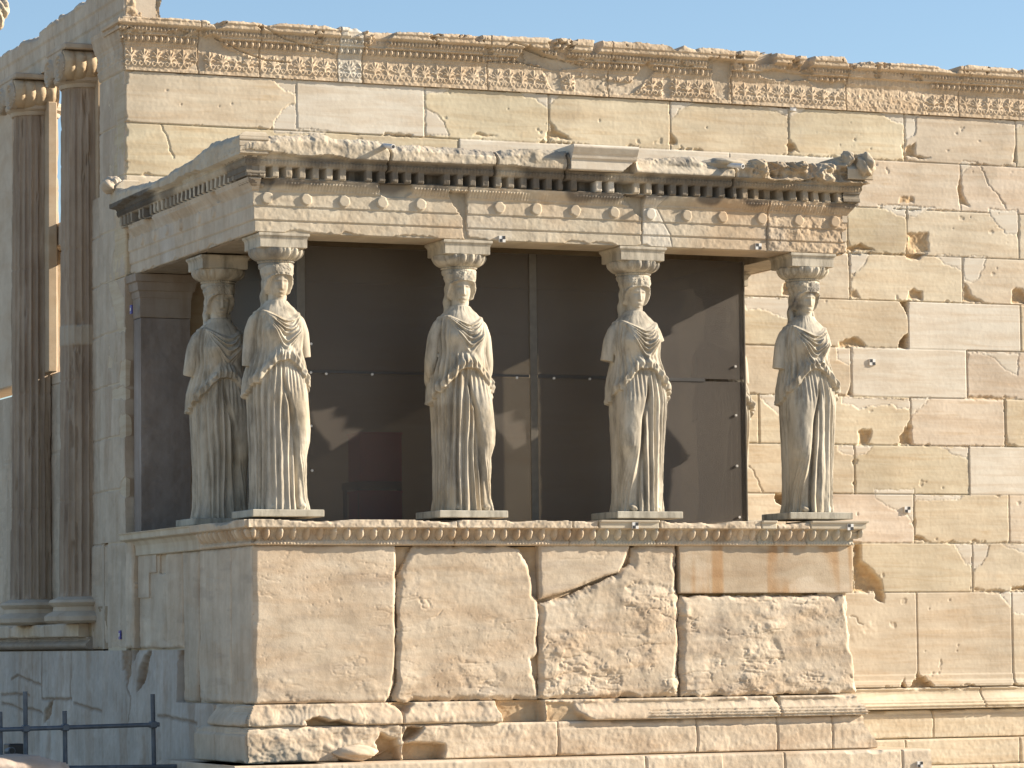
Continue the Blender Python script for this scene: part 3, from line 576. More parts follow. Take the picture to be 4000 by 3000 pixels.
# ------------------------------------------------------------------ entablature of the porch
entab = empty('porch_entablature', (2.7, 1.7, 0), 'marble architrave and dark toothed cornice resting on the statues', 'entablature')
DISC = [at(x*1.8083, y*1.8083, 'Y', -.02)[0] for x, y in [(577,432),(661,433),(743,437),(825,441),(908,445),(1078,455),(1158,457),(1242,457),(1326,460),(1405,465),(1483,467),(1560,470),(1645,472),(1725,473),(1803,475)]]
AJ = [at(*fp('A', 820, 1350), 'Y', 0)[0], at(*fp('A', 1906, 1400), 'Y', 0)[0], at(*fp('C', 624, 1420), 'Y', 0)[0]]
PA = lambda c, pts: poly_on(c, pts, 'Y', 0)
REC = [PA('A', [(695,1185),(820,1190),(820,1500),(812,1500),(800,1345),(740,1270)]), PA('A', [(1770,1210),(1905,1215),(1905,1350),(1850,1300)]), PA('A', [(830,1490),(818,1400),(860,1500)])]
AW = PA('A', [(1910,1215),(2045,1215),(1990,1280),(2030,1360),(2080,1450),(2098,1545),(1910,1520)])
def arch_fn(side, L, discs):
    def fn(u, v):
        fine = fbm(u, v, 27, 4, 3+side); big = fbm(u, v, 3.4, 4, 4+side)
        rough = np.where(u > AJ[2], 1.0, .35) if side == 0 else np.full(u.shape, .3)
        H = .0+.010*sstep(.098, .102, v)+.010*sstep(.213, .217, v)+np.interp(v, [.335, .345, .36, .40, .425, .44], [0, .012, .014, .045, .06, .066])
        H = H-.012*np.clip(1-np.abs(v-.1)/.006, 0, 1)-.012*np.clip(1-np.abs(v-.215)/.006, 0, 1)
        kp = np.where((v > .352) & (v < .41), .012*np.abs(np.sin(math.pi*u/.028)), 0)*np.clip(.6+1.5*fbm(u, v, 1.9, 3, 8), 0, 1)
        H = H+kp+rough*(.006*fine+.006*big)+.008*rough*chips(u, v, 5, 6+side)*(rough > .5)
        ck = sstep(.35, .5, fbm(u, v, 2.6, 4, 71+side))*(v > .335); H = H-ck*(H*.75)
        for i, x in enumerate(discs):
            r = np.hypot(u-x-.006*fine, v-.283-.004*fine); k = .8 if i in (0, 13) else 1
            H = np.maximum(H, np.where(r < .051, .02+.019*k*np.clip((.053-r)/.008, 0, 1), -1))
        e = .005+.05*np.clip(fbm(u, v, 6, 4, 41+side)-.1, 0, 1); H = H-.06*np.clip(1-v/e, 0, 1)**1.5
        C = tint(u.shape, GRY if side == 0 else WGR)*(1+.10*big+.05*fine)[..., None]
        if side == 0:
            C = mixc(C, [.53, .38, .24], np.clip(sstep(AJ[1]+.15, AJ[2], u)*.55+.3*sstep(.1, .5, fbm(u, v, 1.8, 3, 19)), 0, 1))
            for P in REC:
                w = sstep(-.004, .008, sdist(P, u+.01*fine, v+.01*fine)); H = H*(1-w)+w*(-.03+.008*big); C = mixc(C, [.40, .37, .32], w)
            d = sdist(AW, u, v); w = sstep(-.003, .003, d)*(u > AJ[1]); C = mixc(C, NEW*.95, w); H = H-.008*np.clip(1-np.abs(d)/.006, 0, 1)*(u > AJ[1]+.02)
            for x in AJ: H = H-.04*np.clip(1-np.abs(u-x-.006*fbm(v, v, 12, 2, 5))/.008, 0, 1)
            w = sstep(AJ[0]+.004, AJ[0]+.01, u)*(u < AJ[0]+.42)*sstep(.33, .2, v); C = mixc(C, NEW*.9, w*.5)
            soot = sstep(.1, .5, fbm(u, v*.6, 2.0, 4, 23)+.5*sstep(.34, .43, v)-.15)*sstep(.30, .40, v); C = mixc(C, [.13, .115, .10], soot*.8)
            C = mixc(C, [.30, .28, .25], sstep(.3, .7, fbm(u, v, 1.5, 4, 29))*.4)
        else:
            for x in (1.52, 1.93): H = H-.03*np.clip(1-np.abs(u-x-.008*fbm(v, v, 12, 2, 5))/.008, 0, 1)
            C = mixc(C, [.58, .53, .46], sstep(2.15, 2.17, u)*sstep(2.62, 2.6, u)*.7)
        keep = (u > -np.clip(H, 0, 1)-.001)
        if side == 0: keep &= (u < 5.48+np.clip(H, 0, 1))
        return H, C, keep
    return fn
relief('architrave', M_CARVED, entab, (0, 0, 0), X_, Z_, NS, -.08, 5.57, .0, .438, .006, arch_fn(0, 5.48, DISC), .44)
relief('architrave', M_SHADE, entab, (0, 0, 0), Y_, Z_, NW, -.08, DW-.01, .0, .438, .007, arch_fn(1, 3.5, [1.02, 1.42, 1.95, 2.35, 2.72, 3.1]), .03)
relief('architrave', M_CARVED, entab, (5.48, 0, 0), Y_, Z_, NE, -.08, DW-.01, .0, .438, .012, arch_fn(2, 3.5, [.4, .75, 1.1, 1.5, 1.9, 2.3]), .03)
b = MB(); b.box(.01, 5.47, .012, .44, .004, .436); b.box(.012, .44, .45, DW-.01, .004, .436); b.box(5.04, 5.468, .45, DW-.01, .004, .436); b.box(.055, 5.43, .055, DW-.01, .44, .715)
b.build('ceiling_beams', M_CORNICE, entab, GRY*.9)
CT = np.array([at(x*1.8083, y*1.8083, 'Y', -.17)[[0, 2]] for x, y in [(505,300),(540,293),(640,290),(700,288),(720,297),(780,299),(815,301),(850,314),(900,311),(1000,318),(1080,325),(1130,319),(1150,321),(1222,326),(1380,336),(1430,339),(1470,335),(1500,333),(1545,346),(1588,354),(1605,345),(1640,343),(1700,346),(1790,350),(1825,338),(1840,331),(1870,340),(1890,352)]])
CJ = [at(x*1.8083, y*1.8083, 'Y', -.17)[0] for x, y in [(845,340), (1075,345), (1228,350), (1590,380)]]
NB0, NB1 = CJ[2]+.01, at(1372*1.8083, 350*1.8083, 'Y', -.17)[0]
LX = CJ[3]
def corn_fn(side, L):
    def fn(u, v):
        fine = fbm(u, v, 25, 4, 13+side); big = fbm(u, v, 3.0, 4, 14+side); hh = fbm(u, u*0+side, 2.1, 4, 16)
        top = np.interp(u, CT[:, 0], CT[:, 1]) if side == 0 else (.80+.03*fbm(u, u*0, 1.6, 4, 9)-.10*sstep(.9, 2.2, u)*np.clip(fbm(u, u*0, .9, 2, 99)+.5, 0, 1)+np.where(u > 3.45, .07, 0))
        top = top+.008*fine
        # dentils
        p = .1165; s = (u/p) % 1; worn = np.where((side == 0) & (u > LX), .85+.3*big, 1.0)
        mis = (vn(np.floor(u/p), u*0+side, 7) > .93) & ((side != 0) | (u < LX))
        tooth = sstep(0, .05, s)*sstep(.58, .53, s)*np.where(mis, .2, 1)
        dent = -.025+.125*tooth*worn
        H = np.where(v < .535, np.where(v < .45, .075, dent), 0)
        up = np.interp(v, [.535, .54, .575, .585, .61, .614, .75, .80], [.105, .108, .120, .114, .130, .185, .19, .18])
        bk = sstep(.32, .5, fbm(u, v*.7, 1.5, 3, 31+side))*(side != 0)+(sstep(NB1, NB1+.05, u)*sstep(LX-.02, LX-.12, u) if side == 0 else 0)
        zc = .612+.05*np.clip(fbm(u, u*0+.5, 2.2, 4, 37+side), -.2, 1)
        up = np.where((v > .60) & (v < zc), .128, up)-bk*.06*sstep(.62, .7, v)
        up = up+np.where((v > .55) & (v < .59), .008*np.abs(np.sin(math.pi*u/.03)), 0)
        H = np.where(v >= .535, up, H)
        if side == 0:
            lum = sstep(LX, LX+.02, u)*sstep(.60, .66, v); H = H+lum*(-.035+.10*chips(u, v, 4.6, 53)+.06*fbm(u, v, 8, 4, 54)+.03*sstep(5.35, 5.5, u))
        H = H+.004*fine+.006*big+(.014*chips(u, v, 3.2, 61+side)+.03*np.minimum(hh, 0))*sstep(.62, .70, v)
        tp = np.clip(1-(top-v)/.07, 0, 1); H = H-tp**1.6*(.07+.06*big)
        if side == 0:
            for x in CJ: H = H-.07*np.clip(1-np.abs(u-x-.02*fbm(v, v, 7, 2, 5))/.012, 0, 1)*(v > .44)
            nb = (u > NB0) & (u < NB1) & (v > .614); H = np.where(nb, .06, H)
        C = tint(u.shape, GRY*1.02)*(1+.12*big+.06*fine)[..., None]
        if side == 0:
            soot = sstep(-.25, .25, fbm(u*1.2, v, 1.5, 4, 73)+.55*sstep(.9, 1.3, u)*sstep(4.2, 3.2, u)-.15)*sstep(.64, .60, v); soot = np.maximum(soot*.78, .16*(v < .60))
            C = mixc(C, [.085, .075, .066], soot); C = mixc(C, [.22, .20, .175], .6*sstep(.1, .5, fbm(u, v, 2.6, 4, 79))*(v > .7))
            nd = (u > at(1284*1.8083, 404*1.8083, 'Y', -.09)[0]) & (u < at(1352*1.8083, 406*1.8083, 'Y', -.09)[0]) & (v > .445) & (v < .535) & (tooth > .3); C = np.where(nd[..., None], NEW*1.08, C)
            C = mixc(C, [.46, .36, .24], .5*sstep(LX, LX+.2, u))
        else:
            C = mixc(C, [.09, .08, .07], np.maximum(.6*sstep(.0, .5, fbm(u, v, 1.6, 3, 83)), .9*(1-sstep(.04, .12, s)*sstep(.54, .46, s))*(v < .535)*(v > .452)*(side == 1))*(v < .60)*(v > .44)); C = mixc(C, [.08, .07, .06], .85*sstep(2.2, 2.5, u)*(v > .545)*(v < .66)*(side == 1))  # soot patches, plus recess shade painted into west dentil gaps and tooth sides
        keep = (v < top) & (u > -np.clip(H, 0, 1)-.001)
        if side == 0: keep &= (u < 5.48+np.clip(H, 0, 1))
        return H, C, keep
    return fn
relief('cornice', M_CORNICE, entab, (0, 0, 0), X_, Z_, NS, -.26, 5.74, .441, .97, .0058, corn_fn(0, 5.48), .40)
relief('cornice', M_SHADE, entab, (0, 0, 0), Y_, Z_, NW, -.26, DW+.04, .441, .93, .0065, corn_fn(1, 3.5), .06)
relief('cornice', M_CORNICE, entab, (5.48, 0, 0), Y_, Z_, NE, -.26, DW-.01, .441, .93, .012, corn_fn(2, 3.5), .06)
def newc(u, v):
    t = (v-.62)/.20; ub = .5*(NB0+NB1)
    H = np.interp(v, [.614, .62, .70, .71, .745, .75, .80, .815, .825], [.195, .20, .20, .215, .225, .232, .262, .262, .25])
    k = (u < NB1-.25*np.clip((.70-v)/.08, 0, 1)*0+.0) & ((v > .70) | (u < NB1-.02-.10*np.clip((.70-v)/.08, 0, 1)))
    return H+.0006*fbm(u, v, 30, 3, 1), tint(u.shape, NEW*1.05), k
relief('new_cornice_block', M_CARVED, entab, (0, 0, 0), X_, Z_, NS, NB0+.004, NB1+.01, .614, .825, .006, newc, .40, 'crisp new white marble block')
# lion-head spout and broken roof-edge lumps at the east corner, hooked end at the west
def lump(name, c, r, seed, mat, col, parent, sub=4, rough=.3):
    import bmesh
    bm = bmesh.new(); bmesh.ops.create_icosphere(bm, subdivisions=sub, radius=1.0)
    V = np.array([v.co[:] for v in bm.verts]); f = [[v.index for v in q.verts] for q in bm.faces]; bm.free()
    n = fbm(V[:, 0]*1.3+V[:, 2], V[:, 1]*1.3-V[:, 2]*.7, 1.3, 4, seed)+.5*chips(V[:, 0]+V[:, 2]*.5, V[:, 1]-V[:, 2]*.6, 2.1, seed+3)
    me = np_mesh(name, V*np.array(r)*(1+rough*n)[:, None]+np.array(c), None, np.tile(np.array(col), (len(V), 1))*(1+.15*n)[:, None], True, f)
    return link(name, me, mat, parent)
lump('loose_fragment', (.80, -.10, -4.272), (.20, .10, .062), 45, M_PODIUM, POD, podium, 4, .16)
lump('lion_head_spout', (5.60, -.16, .775), (.085, .10, .105), 5, M_CORNICE, GRY, entab)
lump('lion_head_spout', (-.18, DW-.0, .83), (.09, .11, .075), 9, M_SHADE, WGR, entab)
lump('corner_stone', (5.47, -.10, .85), (.055, .07, .055), 15, M_CORNICE, GRY*.9, entab)
lump('roof_fragment', (4.33, -.07, .74), (.26, .12, .055), 25, M_CORNICE, GRY, entab, 4, .2)

# ------------------------------------------------------------------ pilasters of the porch against the wall
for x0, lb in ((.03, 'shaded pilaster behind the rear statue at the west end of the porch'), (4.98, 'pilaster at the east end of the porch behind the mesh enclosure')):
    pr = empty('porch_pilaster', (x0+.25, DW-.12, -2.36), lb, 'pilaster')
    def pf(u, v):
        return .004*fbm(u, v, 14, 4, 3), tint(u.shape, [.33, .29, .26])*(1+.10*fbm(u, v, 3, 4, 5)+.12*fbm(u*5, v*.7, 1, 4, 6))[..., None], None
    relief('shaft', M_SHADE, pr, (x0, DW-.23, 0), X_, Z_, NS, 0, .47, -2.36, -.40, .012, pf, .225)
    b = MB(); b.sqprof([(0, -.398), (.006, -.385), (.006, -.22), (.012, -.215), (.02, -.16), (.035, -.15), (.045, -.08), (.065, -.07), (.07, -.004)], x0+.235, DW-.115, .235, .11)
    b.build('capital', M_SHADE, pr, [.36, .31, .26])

# ------------------------------------------------------------------ mesh enclosure inside the porch
def mesh_mat():
    mt = bpy.data.materials.new('dark_mesh'); mt.use_nodes = True; n = mt.node_tree.nodes; l = mt.node_tree.links
    p = n['Principled BSDF']; p.inputs['Roughness'].default_value = .5; p.inputs['Specular IOR Level'].default_value = .4
    tc = n.new('ShaderNodeTexCoord'); mp = n.new('ShaderNodeMapping'); mp.inputs['Scale'].default_value = (160, 160, .5); l.new(tc.outputs['Object'], mp.inputs[0])
    n1 = n.new('ShaderNodeTexNoise'); n1.inputs['Scale'].default_value = 1; n1.inputs['Detail'].default_value = 3; l.new(mp.outputs[0], n1.inputs['Vector'])
    n2 = n.new('ShaderNodeTexNoise'); n2.inputs['Scale'].default_value = .9; n2.inputs['Detail'].default_value = 3; l.new(tc.outputs['Object'], n2.inputs['Vector'])
    r = n.new('ShaderNodeValToRGB'); r.color_ramp.elements[0].color = (.088, .073, .060, 1); r.color_ramp.elements[1].color = (.125, .105, .085, 1); r.color_ramp.elements[0].position = .3; r.color_ramp.elements[1].position = .7
    ad = n.new('ShaderNodeMath'); ad.operation = 'MULTIPLY_ADD'; ad.inputs[1].default_value = .18; l.new(n1.outputs['Fac'], ad.inputs[0])
    sc = n.new('ShaderNodeMath'); sc.operation = 'MULTIPLY'; sc.inputs[1].default_value = .82; l.new(n2.outputs['Fac'], sc.inputs[0]); l.new(sc.outputs[0], ad.inputs[2])
    l.new(ad.outputs[0], r.inputs[0]); l.new(r.outputs[0], p.inputs['Base Color'])
    tr = n.new('ShaderNodeBsdfTransparent'); mx = n.new('ShaderNodeMixShader'); mx.inputs[0].default_value = .62
    l.new(tr.outputs[0], mx.inputs[1]); l.new(p.outputs[0], mx.inputs[2]); l.new(mx.outputs[0], n['Material Output'].inputs[0])
    return mt
M_MESH = mesh_mat(); M_FRAME = plain_mat('frame_metal', (.115, .098, .075), .45, .1); M_RED = plain_mat('red_paint', (.90, .05, .10), .5)
enc = empty('mesh_enclosure', (2.73, 1.9, -2.36), 'tall dark mesh screen enclosure filling the porch behind the statues', 'enclosure')
EX0, EX1, EY, EXM, EZ = .62, 4.855, .75, at(2085, 1600, 'Y', .75)[0], at(2000, 1468, 'Y', .75)[2]
for x0, x1 in ((EX0, EXM-.03), (EXM+.03, EX1)):
    for z0, z1 in ((-2.36, EZ-.012), (EZ+.012, -.005)):
        b = MB(); b.box(x0, x1, EY, EY+.006, z0, z1); b.build('mesh_panel', M_MESH, enc)
for x, sgn in ((EX0, 1), (EX1-.006, 1)):
    b = MB(); b.box(x, x+.006, EY+.008, DW-.3, -2.36, -.005); b.build('mesh_panel', M_MESH, enc)
for x0, x1 in ((EX0-.0, EX0+.075), (EXM-.035, EXM+.035), (EX1-.012, EX1+.004)):
    b = MB(); b.box(x0, x1, EY-.012, EY-.002, -2.36, -.004, .003); b.build('post', M_FRAME, enc)
b = MB(); b.box(EX0+.08, EXM-.04, EY-.006, EY-.001, EZ-.011, EZ+.011); b.box(EXM+.04, EX1-.4, EY-.006, EY-.001, EZ-.014, EZ+.014); b.build('rail', plain_mat('dark_rail', (.05, .045, .04), .5), enc)
for px, py in [(2874, 1431), (2876, 1622), (2880, 1820), (2890, 2020), (1275, 1460), (1455, 1462), (1216, 1343), (1216, 1664), (1220, 1838), (2020, 1475), (2165, 1477), (2305, 1480), (1215, 1455)]:
    q = at(px, py, 'Y', EY-.015); b = MB(); b.tube(q, q+np.array([0, .014, 0]), .011, n=10); b.build('bolt', plain_mat('bolt_steel', (.62, .60, .56), .4, 0) if 'bolt_steel' not in bpy.data.materials else bpy.data.materials['bolt_steel'], enc)
for z0, z1, lb in ((-1.998, -1.60, 'upper red box dimly seen through the dark mesh screen'), (-2.36, -2.10, 'lower red box on the porch floor behind the mesh screen')):
    q = at(1478, 1800, 'Y', .83); t = empty('red_box', (q[0], .98, z0), lb, 'box')
    b = MB(); b.box(q[0]-.19, q[0]+.19, .764, 1.06, z0, z1, .004); b.build('body', M_RED, t); b = MB(); b.box(q[0]-.2, q[0]+.2, .762, 1.07, z1+.001, z1+.02, .004); b.build('lid', M_RED, t)
b = MB(); b.box(q[0]-.2, q[0]+.2, .80, 1.2, -2.06, -2.0); 
t = empty('trestle_shelf', (q[0], 1.0, -2.36), 'low shelf behind the mesh screen carrying the upper red box', 'shelf'); b.build('board', M_FRAME, t)
for dx in (-.19, .17):
    for yy in (.80, 1.17):
        b = MB(); b.box(q[0]+dx, q[0]+dx+.03, yy, yy+.03, -2.36, -2.061); b.build('leg', M_FRAME, t)
# ------------------------------------------------------------------ the maidens
def loft(rows, closed=True):             # rows: (nz, nth, 3) -> verts, quads, tris with capped ends
    nz, nt = rows.shape[:2]; V = rows.reshape(-1, 3); i = np.arange(nz*nt).reshape(nz, nt)
    a = i[:-1]; b = np.roll(i, -1, 1)[:-1]; c = np.roll(i, -1, 1)[1:]; d = i[1:]
    Q = np.stack([a, b, c, d], -1).reshape(-1, 4)
    V = np.concatenate([V, rows[0].mean(0)[None], rows[-1].mean(0)[None]]); n = nz*nt
    T = np.concatenate([np.stack([np.roll(i[0], -1), i[0], np.full(nt, n)], -1), np.stack([i[-1], np.roll(i[-1], -1), np.full(nt, n+1)], -1)])
    return V, Q, T
def limb(pts, rad, n=28, sub=8, flat=1.0, wav=None):
    P = np.array(pts, float); r = np.array(rad, float); k = np.linspace(0, len(P)-1, (len(P)-1)*sub+1)
    ix = np.arange(len(P)); C = np.stack([np.interp(k, ix, P[:, j]) for j in range(3)], -1); rr = np.interp(k, ix, r)
    for _ in range(3): C[1:-1] = (C[:-2]+2*C[1:-1]+C[2:])/4
    T = np.gradient(C, axis=0); T /= np.linalg.norm(T, axis=1)[:, None]+1e-9
    a = np.cross(T, [0, 1, 0]); a /= np.linalg.norm(a, axis=1)[:, None]+1e-9; b = np.cross(a, T)
    th = np.linspace(0, 2*np.pi, n, endpoint=False)
    R = rr[:, None]*np.ones(n)
    if wav: R = R*(1+wav*np.sin(k[:, None]*7+th*2))
    return loft(C[:, None]+(a[:, None]*np.cos(th)[None, :, None]+b[:, None]*np.sin(th)[None, :, None]*flat)*R[..., None])
def ell(c, r, n=24):
    ph = np.linspace(-np.pi/2*.98, np.pi/2*.98, n); th = np.linspace(0, 2*np.pi, n*2, endpoint=False)
    return loft(np.stack([c[0]+r[0]*np.cos(ph)[:, None]*np.cos(th), c[1]+r[1]*np.cos(ph)[:, None]*np.sin(th), c[2]+r[2]*np.sin(ph)[:, None]*np.ones(len(th))], -1))
D2 = math.radians
def ridge(p, sharp=1.5):
    s = np.abs((p % 1)-.5)*2; return 1-s**sharp
def body(m_, sd, worn, dz=0.0, dv=0.0, lg=1.0):
    worn = worn*1.15
    nz, nt = 520, 460
    z = np.linspace(0, 1.735, nz); th = np.linspace(-np.pi, np.pi, nt, endpoint=False); T, Z = np.meshgrid(th, z); t = m_*T
    wob = .10*fbm(T*1.5, Z*1.2, 1.3, 3, sd)
    a = np.interp(Z, [0, .1, .45, .75, .95, 1.08, 1.2, 1.33, 1.48, 1.58, 1.64, 1.675, 1.70, 1.735], [.240, .232, .232, .240, .248, .240, .212, .180, .176, .172, .158, .132, .10, .068])
    b = np.interp(Z, [0, .1, .45, .75, .95, 1.08, 1.2, 1.33, 1.48, 1.58, 1.64, 1.675, 1.70, 1.735], [.25, .242, .236, .238, .24, .228, .208, .190, .182, .155, .12, .095, .08, .066])
    a = a*.955*(1-(.10 if m_ < 0 else .0)*sstep(1.0, .1, Z))*(1-.05*np.exp(-((Z-1.30)/.09)**2)); n = 2.3; R = ((np.abs(np.sin(T))/a)**n+(np.abs(np.cos(T))/b)**n)**(-1/n)
    at_ = np.abs(t); x = R*np.sin(t); front = np.clip(np.cos(T), 0, 1)
    # hem of the overfold, higher in front
    zh = 1.205+dz-.19*sstep(D2(8), D2(62), at_)-.10*sstep(D2(60), D2(95), at_)+.03*sstep(D2(0), D2(-70), t)*0
    zh = zh+.007*np.sin(t*21+sd+2*fbm(t*3, Z*0, 1, 2, sd))*sstep(D2(12), D2(40), at_)+.006*fbm(T*6, Z*0, 1.3, 2, sd+2)
    over = sstep(-.004, .006, Z-zh)
    # ---- skirt
    tz = Z
    vcurve = D2(14)+D2(10)*sstep(.9, .1, tz)-D2(16)*sstep(.75, 1.15, tz)         # where the hanging flutes meet the bent leg
    stand = sstep(D2(5), D2(-4), t-vcurve)*sstep(-D2(179), -D2(150), t)
    ph = t*27/(2*np.pi)+.55*fbm(t*1.4, Z*.55, 1.2, 3, sd+5)+.18*fbm(t*5, Z*1.6, 1, 3, sd+6)
    dep = (.040-.016*sstep(.85, 1.2, tz))*(.8+.5*fbm(t*2.2, Z*.4, 1, 2, sd+7))*worn
    sk = stand*dep*(ridge(ph, 1.4)-.75)
    fine = ridge(t*46/(2*np.pi)+.4*fbm(t*2, Z*.7, 1, 2, sd+8), 1.5)-.6
    sk = sk+.012*fine*sstep(.82, 1.12, tz)*sstep(D2(75), D2(40), at_)
    leg = np.exp(-((t-D2(40)-D2(6)*sstep(.6, .1, tz))/D2(24))**2)
    lz = np.interp(tz, [0, .1, .25, .45, .56, .66, .80, .95, 1.1, 1.2], [.012, .002, .008, .034, .070, .076, .062, .044, .018, 0])
    sk = sk+leg*lz*lg
    for k in range(4):                   # curved folds beside the bent leg
        tc = vcurve+D2(3+6.5*k)+D2(13+5*k)*sstep(.62, .05, tz)**1.3-D2(2*k)
        w = D2(2.6); am = np.interp(tz, [0, .5, .62, .72, 1.2], [.018, .014, .006, .002*(k < 1), .006*(k < 1)])*(1-.15*k)
        sk = sk+am*worn*np.exp(-((t-tc)/w)**2)
    sk = sk-.036*worn*np.exp(-((t-vcurve+D2(1.5))/D2(3.4))**2)*sstep(1.2, 1.0, tz)
    outer = sstep(D2(62), D2(78), t); sk = sk+outer*.013*worn*(ridge(t*22/(2*np.pi)+.4*fbm(t*2, Z, 1, 2, sd+9), 1.5)-.6)
    sk = sk+.010*sstep(.16, .0, tz)*(.6+fbm(T*5, Z*2, 1, 3, sd+31))
    # ---- overfold: cloth hung between the shoulder pins in sagging loops
    xa = np.abs(x); xs = x-.012*m_+.010*fbm(Z*6, x*4, 1, 2, sd+11)
    wv_ = np.clip((np.sqrt(xs*xs+.0002)/.150)**1.35, 0, .86); q = (Z-1.665*wv_)/(1-wv_)
    cl = sstep(1.572, 1.560, q)
    ov = .013*cl
    win = sstep(.160, .115, xa)*front*sstep(1.26, 1.34, Z)*sstep(1.70, 1.66, Z)
    rr = random.Random(sd)
    for k, (qk, wk, ak) in enumerate(((1.548+dv*.3, .009, .014), (1.520, .010, .013), (1.488, .011, .016), (1.447, .014, .014), (1.402, .016, .012), (1.350, .018, .009), (1.292, .02, .006))):
        qk += rr.uniform(-.012, .012)+dv*k*.25; vq = q+.010*fbm(x*9, Z*5, 1, 2, sd+40+k)
        ov = ov+win*cl*worn*1.5*ak*rr.uniform(.7, 1.25)*(np.exp(-((vq-qk)/wk)**2)-.45*np.exp(-((vq-qk+wk*1.5)/wk)**2))
    for sx in (-1, 1):
        ov = ov+.047*front*np.exp(-((x-sx*.088)/.058)**2-((Z-1.465)/.068)**2)
    side = np.clip(sstep(.10, .165, xa)+1-sstep(0, .2, front), 0, 1)*sstep(1.70, 1.62, Z)
    strong = np.where(t < 0, 1.25, .75)
    pv = t*30/(2*np.pi)+.5*fbm(t*1.6, Z*.9, 1.3, 3, sd+13)
    ov = ov+side*.026*strong*worn*(ridge(pv, 1.4)-.6)
    mid = sstep(.17, .12, xa)*front*sstep(1.36, 1.28, Z); ov = ov+mid*.016*worn*(ridge(x/.045+Z*1.5*np.sign(x)+1.2*fbm(x*6, Z*4, 1, 3, sd+15), 1.4)-.6)
    kz = zh+.055; pouch = np.exp(-((Z-kz)/.034)**2)*sstep(D2(85), D2(55), at_); ov = ov+pouch*(.022+.010*np.sin(t*34+5*fbm(t*3, Z*4, 1, 2, sd+16)))
    ov = ov-.010*np.exp(-((Z-kz-.085)/.03)**2)*sstep(D2(80), D2(50), at_)
    hemz = np.exp(-((Z-zh-.012)/.016)**2)*.007
    R = R+sk*(1-over)+over*(ov+.020+hemz)
    R = R+.0025*fbm(T*9, Z*14, 1, 4, sd+20)
    sh = (.022 if m_ > 0 else .045)*m_*np.interp(Z, [0, .6, 1.0, 1.4, 1.73], [0, -.3, -.5, .1, 0])
    return loft(np.stack([R*np.sin(T)+sh, -R*np.cos(T), Z], -1))
def head(turn, sd, battered):
    nz, nt = 150, 200
    z = np.linspace(1.748, 2.025, nz); th = np.linspace(-np.pi, np.pi, nt, endpoint=False); T, Z = np.meshgrid(th, z)
    a = np.interp(Z, [1.748, 1.765, 1.79, 1.83, 1.88, 1.93, 1.98, 2.025], [.020, .050, .068, .080, .088, .092, .096, .098])
    b = np.interp(Z, [1.748, 1.765, 1.79, 1.83, 1.88, 1.93, 1.98, 2.025], [.035, .068, .088, .100, .108, .112, .112, .108])
    R = ((np.abs(np.sin(T))/a)**2.2+(np.abs(np.cos(T))/b)**2.2)**(-1/2.2); x = R*np.sin(T); fr = np.clip(np.cos(T), 0, 1)**.5*(np.cos(T) > 0)
    g = lambda cx, cz, wx, wz: np.exp(-((x-cx)/wx)**2-((Z-cz)/wz)**2)
    nz_ = np.interp(Z, [1.818, 1.826, 1.86, 1.893, 1.905], [0, .026, .019, .010, .004])*np.exp(-(x/np.interp(Z, [1.82, 1.89], [.015, .010]))**2)
    f = nz_*battered-.013*(g(.033, 1.882, .019, .011)+g(-.033, 1.882, .019, .011))+.006*(g(.033, 1.880, .011, .006)+g(-.033, 1.880, .011, .006))
    f = f+.006*(g(.035, 1.900, .024, .006)+g(-.035, 1.900, .024, .006))+.008*g(0, 1.800, .024, .006)+.006*g(0, 1.790, .018, .005)-.005*g(0, 1.7955, .026, .0022)-.004*g(0, 1.811, .012, .005)+.010*g(0, 1.768, .02, .010)-.004*g(0, 1.781, .02, .005)+.004*(g(.045, 1.85, .02, .025)+g(-.045, 1.85, .02, .025))
    R = R+f*fr
    thh = np.interp(Z, [1.78, 1.82, 1.87, 1.91, 1.94, 1.953], [D2(88), D2(74), D2(58), D2(44), D2(22), -1]); hm = sstep(-.05, .06, np.abs(T)-thh)*sstep(1.775, 1.80, Z)
    strand = ridge(T*11+Z*60+1.5*fbm(T*3, Z*20, 1, 3, sd), 1.4)
    hr = (.026+.014*np.exp(-((np.abs(T)-thh-.18)/.16)**2)+.010*sstep(1.93, 1.97, Z)*sstep(2.03, 2.0, Z))*(.45+.55*sstep(.15, .75, np.abs(T)))+.011*(strand-.5)+.005*fbm(T*5, Z*40, 1, 3, sd+2)
    R = R+hm*hr
    x_, y_ = R*np.sin(T), -R*np.cos(T); c, s = math.cos(turn), math.sin(turn)
    return loft(np.stack([x_*c-y_*s, x_*s+y_*c-.012, Z], -1))
def merge(parts):
    V, Q, T = [], [], []; n = 0
    for v, q, t in parts: V.append(v); Q.append(q+n); T.append(t+n); n += len(v)
    return np.concatenate(V), np.concatenate(Q), np.concatenate(T)
